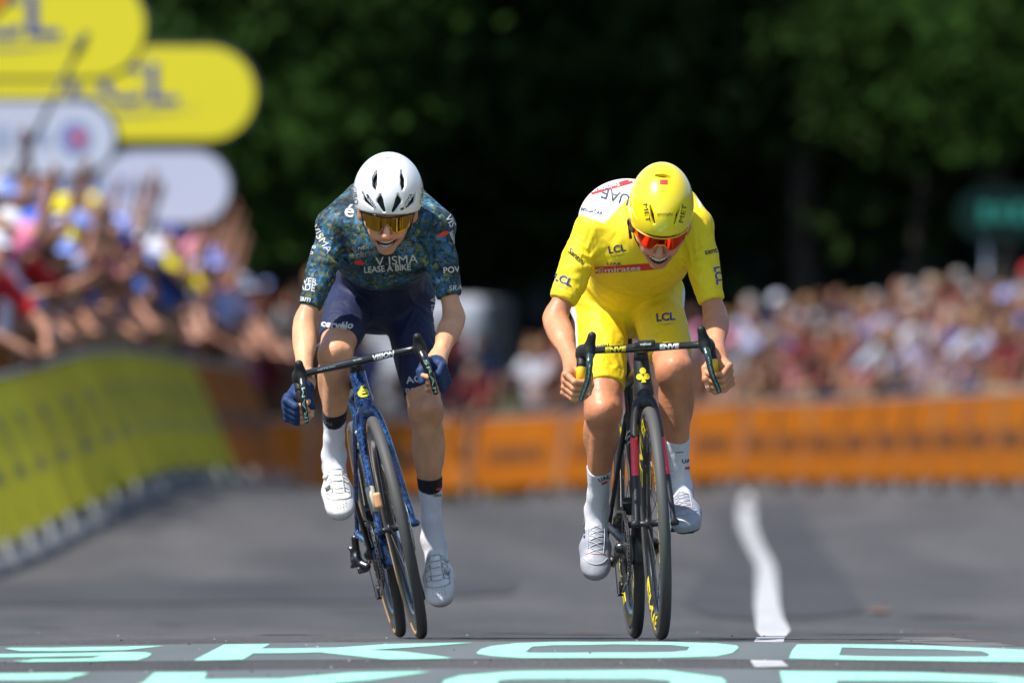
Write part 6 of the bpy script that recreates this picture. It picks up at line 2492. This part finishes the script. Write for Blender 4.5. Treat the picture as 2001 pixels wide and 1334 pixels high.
def hat_mesh(kind):
    if kind == 'cap':
        pr = [(ell((0, .005, .03), (.088, .108, .098)), .01), (rbox((0, 0, -.07), (.2, .2, .085), .01), .005, 's'), (ell((0, -.125, .022), (.072, .075, .010)), .012)]
    elif kind == 'bucket hat':
        pr = [(ell((0, .005, .03), (.092, .110, .105)), .01), (rbox((0, 0, -.08), (.2, .2, .085), .01), .005, 's'), (ell((0, 0, .018), (.155, .170, .014)), .012)]
    elif kind == 'short hair':
        pr = [(ell((0, .022, .022), (.084, .098, .108)), .01), (ell((0, -.085, -.045), (.075, .065, .085)), .02, 's')]
    else:
        pr = [(ell((0, .022, .022), (.086, .100, .108)), .01), (cap((0, .06, 0), (0, .085, -.19), .085, .06), .03), (ell((0, -.085, -.045), (.072, .065, .085)), .02, 's')]
    V, F = sdf(pr, .016)
    me = new_mesh('hat', relax(V, F, 1), F)
    me.materials.append(M_skin)
    return me


HATS = {k: hat_mesh(k) for k in ('cap', 'bucket hat', 'short hair', 'long hair')}
SHIRT = {'white': (.66, .67, .76), 'lavender': (.42, .44, .68), 'red': (.50, .02, .025), 'dark red': (.20, .02, .03), 'pink': (.62, .16, .28), 'yellow': (.72, .58, .012), 'navy': (.015, .03, .09), 'black': (.02, .02, .022),
         'blue': (.05, .13, .42), 'brown': (.16, .075, .045), 'grey': (.24, .24, .25), 'green': (.10, .13, .06), 'rust': (.34, .10, .03), 'olive': (.20, .17, .05)}
HATC = {'white': (.68, .70, .80), 'yellow': (.78, .66, .02), 'blue': (.06, .16, .66), 'pale blue': (.26, .36, .80), 'pink': (.70, .25, .38), 'red': (.55, .03, .04), 'black': (.02, .02, .02), 'khaki': (.32, .26, .15)}
HAIR = {'brown': (.06, .03, .015), 'black': (.012, .010, .010), 'fair': (.30, .19, .08), 'grey': (.30, .29, .28)}
SKINS = [(.50, .25, .165), (.42, .20, .13), (.55, .30, .21), (.30, .14, .09)]
WEAR = {'navy': (.02, .03, .07), 'black': (.02, .02, .02), 'khaki': (.28, .22, .13), 'blue denim': (.05, .08, .16), 'brown': (.10, .055, .03), 'tan': (.34, .22, .13), 'rust': (.22, .08, .03)}


def cmat(pre, nm, c):
    return mat('%s_%s' % (pre, nm.replace(' ', '_')), c, .8, spec=.25, var=.12, vscale=5)


POSE_W = {'lean': 'leaning', 'clap': 'clapping', 'up': 'arms raised', 'phone': 'hands raised', 'wave': 'waving', 'stand': 'standing'}
used_labels = {}


def pick_hat(side):
    g = rng
    if g.random() < (.55 if side == 'left' else .28):
        return (['cap', 'bucket hat'][g.integers(2)], (['yellow', 'blue', 'white', 'pink', 'yellow', 'blue', 'pale blue', 'black'] if side == 'left' else ['white', 'pale blue', 'pink', 'black', 'white', 'red'])[g.integers(6 if side != 'left' else 8)])
    return (['short hair', 'long hair'][g.integers(2)], list(HAIR)[g.integers(4)])


def spectator(x, d, face, pose, side, rowi, near, hat=None, shirt=None, sc=None):
    g = rng
    sc = sc or g.uniform(.93, 1.06)
    body, sm_, wm, head = VAR[pose]
    t = empty('person', (x, d - CAM_D, gz(x, d)))
    t.scale = (sc, sc, sc)
    t.rotation_euler = (0, 0, math.atan2(face[1], face[0]) + math.pi / 2)
    pal = ['white', 'red', 'pink', 'yellow', 'navy', 'black', 'blue', 'brown', 'rust', 'dark red', 'brown', 'olive', 'lavender', 'brown'] if side == 'left' else ['white', 'lavender', 'white', 'pink', 'dark red', 'black', 'navy', 'blue', 'grey', 'brown', 'lavender', 'black', 'dark red', 'dark red', 'brown', 'rust', 'navy']
    for _try in range(30):
        shirt = pal[g.integers(len(pal))]
        hat = pick_hat(side)
        lb = '%s shirt and %s %s, %s, %s row, %s' % (shirt, hat[1], hat[0], POSE_W[pose], ORD[rowi], near)
        if lb not in used_labels:
            break
    wk = (['khaki', 'brown', 'tan', 'brown', 'rust', 'black'] if side == 'left' else list(WEAR))[g.integers(6)]
    si = g.integers(4) if g.random() < .8 else 0
    hk, hc = hat
    hm_ = cmat('hair', hc, HAIR[hc]) if 'hair' in hk else cmat('hat' if side == 'left' else 'shaded_hat', hc, tuple(np.array(HATC[hc]) * (1 if side == 'left' else .75)))  # right-hand hats: shade painted in as a darker colour
    for nm, me, mm, loc in (('body', body, cmat('crowd_skin', ('tanned', 'brown', 'fair', 'dark')[si] + ('' if side == 'left' else ' deep'), tuple(np.array(SKINS[si]) * (.84 if side == 'left' else .58))), None), ('shirt', sm_, cmat('shirt' if side == 'left' else 'shaded_shirt', shirt, tuple(np.array(SHIRT[shirt]) * (1 if side == 'left' else .62))), None), ('shorts', wm, cmat('shorts', wk, WEAR[wk]), None),  # the right-hand crowd's shade is put into darker skin and shirt colours
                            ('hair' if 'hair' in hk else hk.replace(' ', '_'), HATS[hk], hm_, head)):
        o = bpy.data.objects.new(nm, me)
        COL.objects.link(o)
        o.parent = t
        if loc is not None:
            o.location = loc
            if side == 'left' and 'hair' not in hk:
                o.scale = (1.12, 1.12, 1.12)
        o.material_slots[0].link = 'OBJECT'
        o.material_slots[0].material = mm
    used_labels.setdefault(lb, []).append(t)
    tag(t, lb, 'person', 'spectators on the left' if side == 'left' else 'spectators round the bend')
    return t


def crowd_line(LN, side, rows, step, pxlo, pxhi, first_poses, sgn):
    for r_, s_ in enumerate(rows):
        pts = resample(LN, step * (1 + .10 * r_))
        for i in range(len(pts) - 1):
            u = nrm(pts[i + 1] - pts[i])
            out = np.array([-u[1], u[0]]) * sgn
            jit = rng.uniform(-.22, .22)
            p_ = pts[i] + out * (s_ + rng.uniform(-.12, .12)) + u * jit
            px = 1000.5 + p_[0] * FPX / p_[1]
            if px < pxlo or px > pxhi:
                continue
            if side == 'right' and (690 < px < 780 and rng.random() < .7 or r_ and 715 < px < 850):
                continue
            face = nrm(-out * .75 + np.array([0, -.55]) + rng.normal(size=2) * .15)
            pose = (first_poses if r_ == 0 else ['clap', 'phone', 'stand', 'wave', 'stand', 'clap', 'stand', 'phone', 'up' if side == 'left' else 'clap', 'clap'])[rng.integers(6 if r_ == 0 else 10)]
            k = int(np.argmin([np.hypot(*(q - p_)) for q in (PLx[:-1] if side == 'left' else PRx[:-1])]))
            if side == 'left':
                c_ = 'yellow' if k < nY else 'orange'
                near = 'by %s %s barrier' % (ORD[k if k < nY else k - nY], c_)
            else:
                near = 'by %s bend barrier' % ORD[k]
            spectator(p_[0], p_[1], face, pose, side, r_, near)


crowd_line(np.vstack([PL[:, :2], [(-2.4, 110.5), (-3.4, 113)]]), 'left', (.80, 1.3, 1.85, 2.4, 3.1), .62, -60, 640, ['lean', 'clap', 'lean', 'phone', 'wave', 'stand'], 1)
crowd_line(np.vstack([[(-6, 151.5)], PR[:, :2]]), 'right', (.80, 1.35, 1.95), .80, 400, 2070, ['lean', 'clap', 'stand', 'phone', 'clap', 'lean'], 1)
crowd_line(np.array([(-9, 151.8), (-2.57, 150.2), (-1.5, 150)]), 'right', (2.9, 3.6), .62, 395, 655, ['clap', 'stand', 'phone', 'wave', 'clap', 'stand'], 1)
N_PEOPLE = sum(len(v) for v in used_labels.values())
print('spectators', N_PEOPLE, 'shared labels', sum(1 for v in used_labels.values() if len(v) > 1), 'barriers', nL, nR)
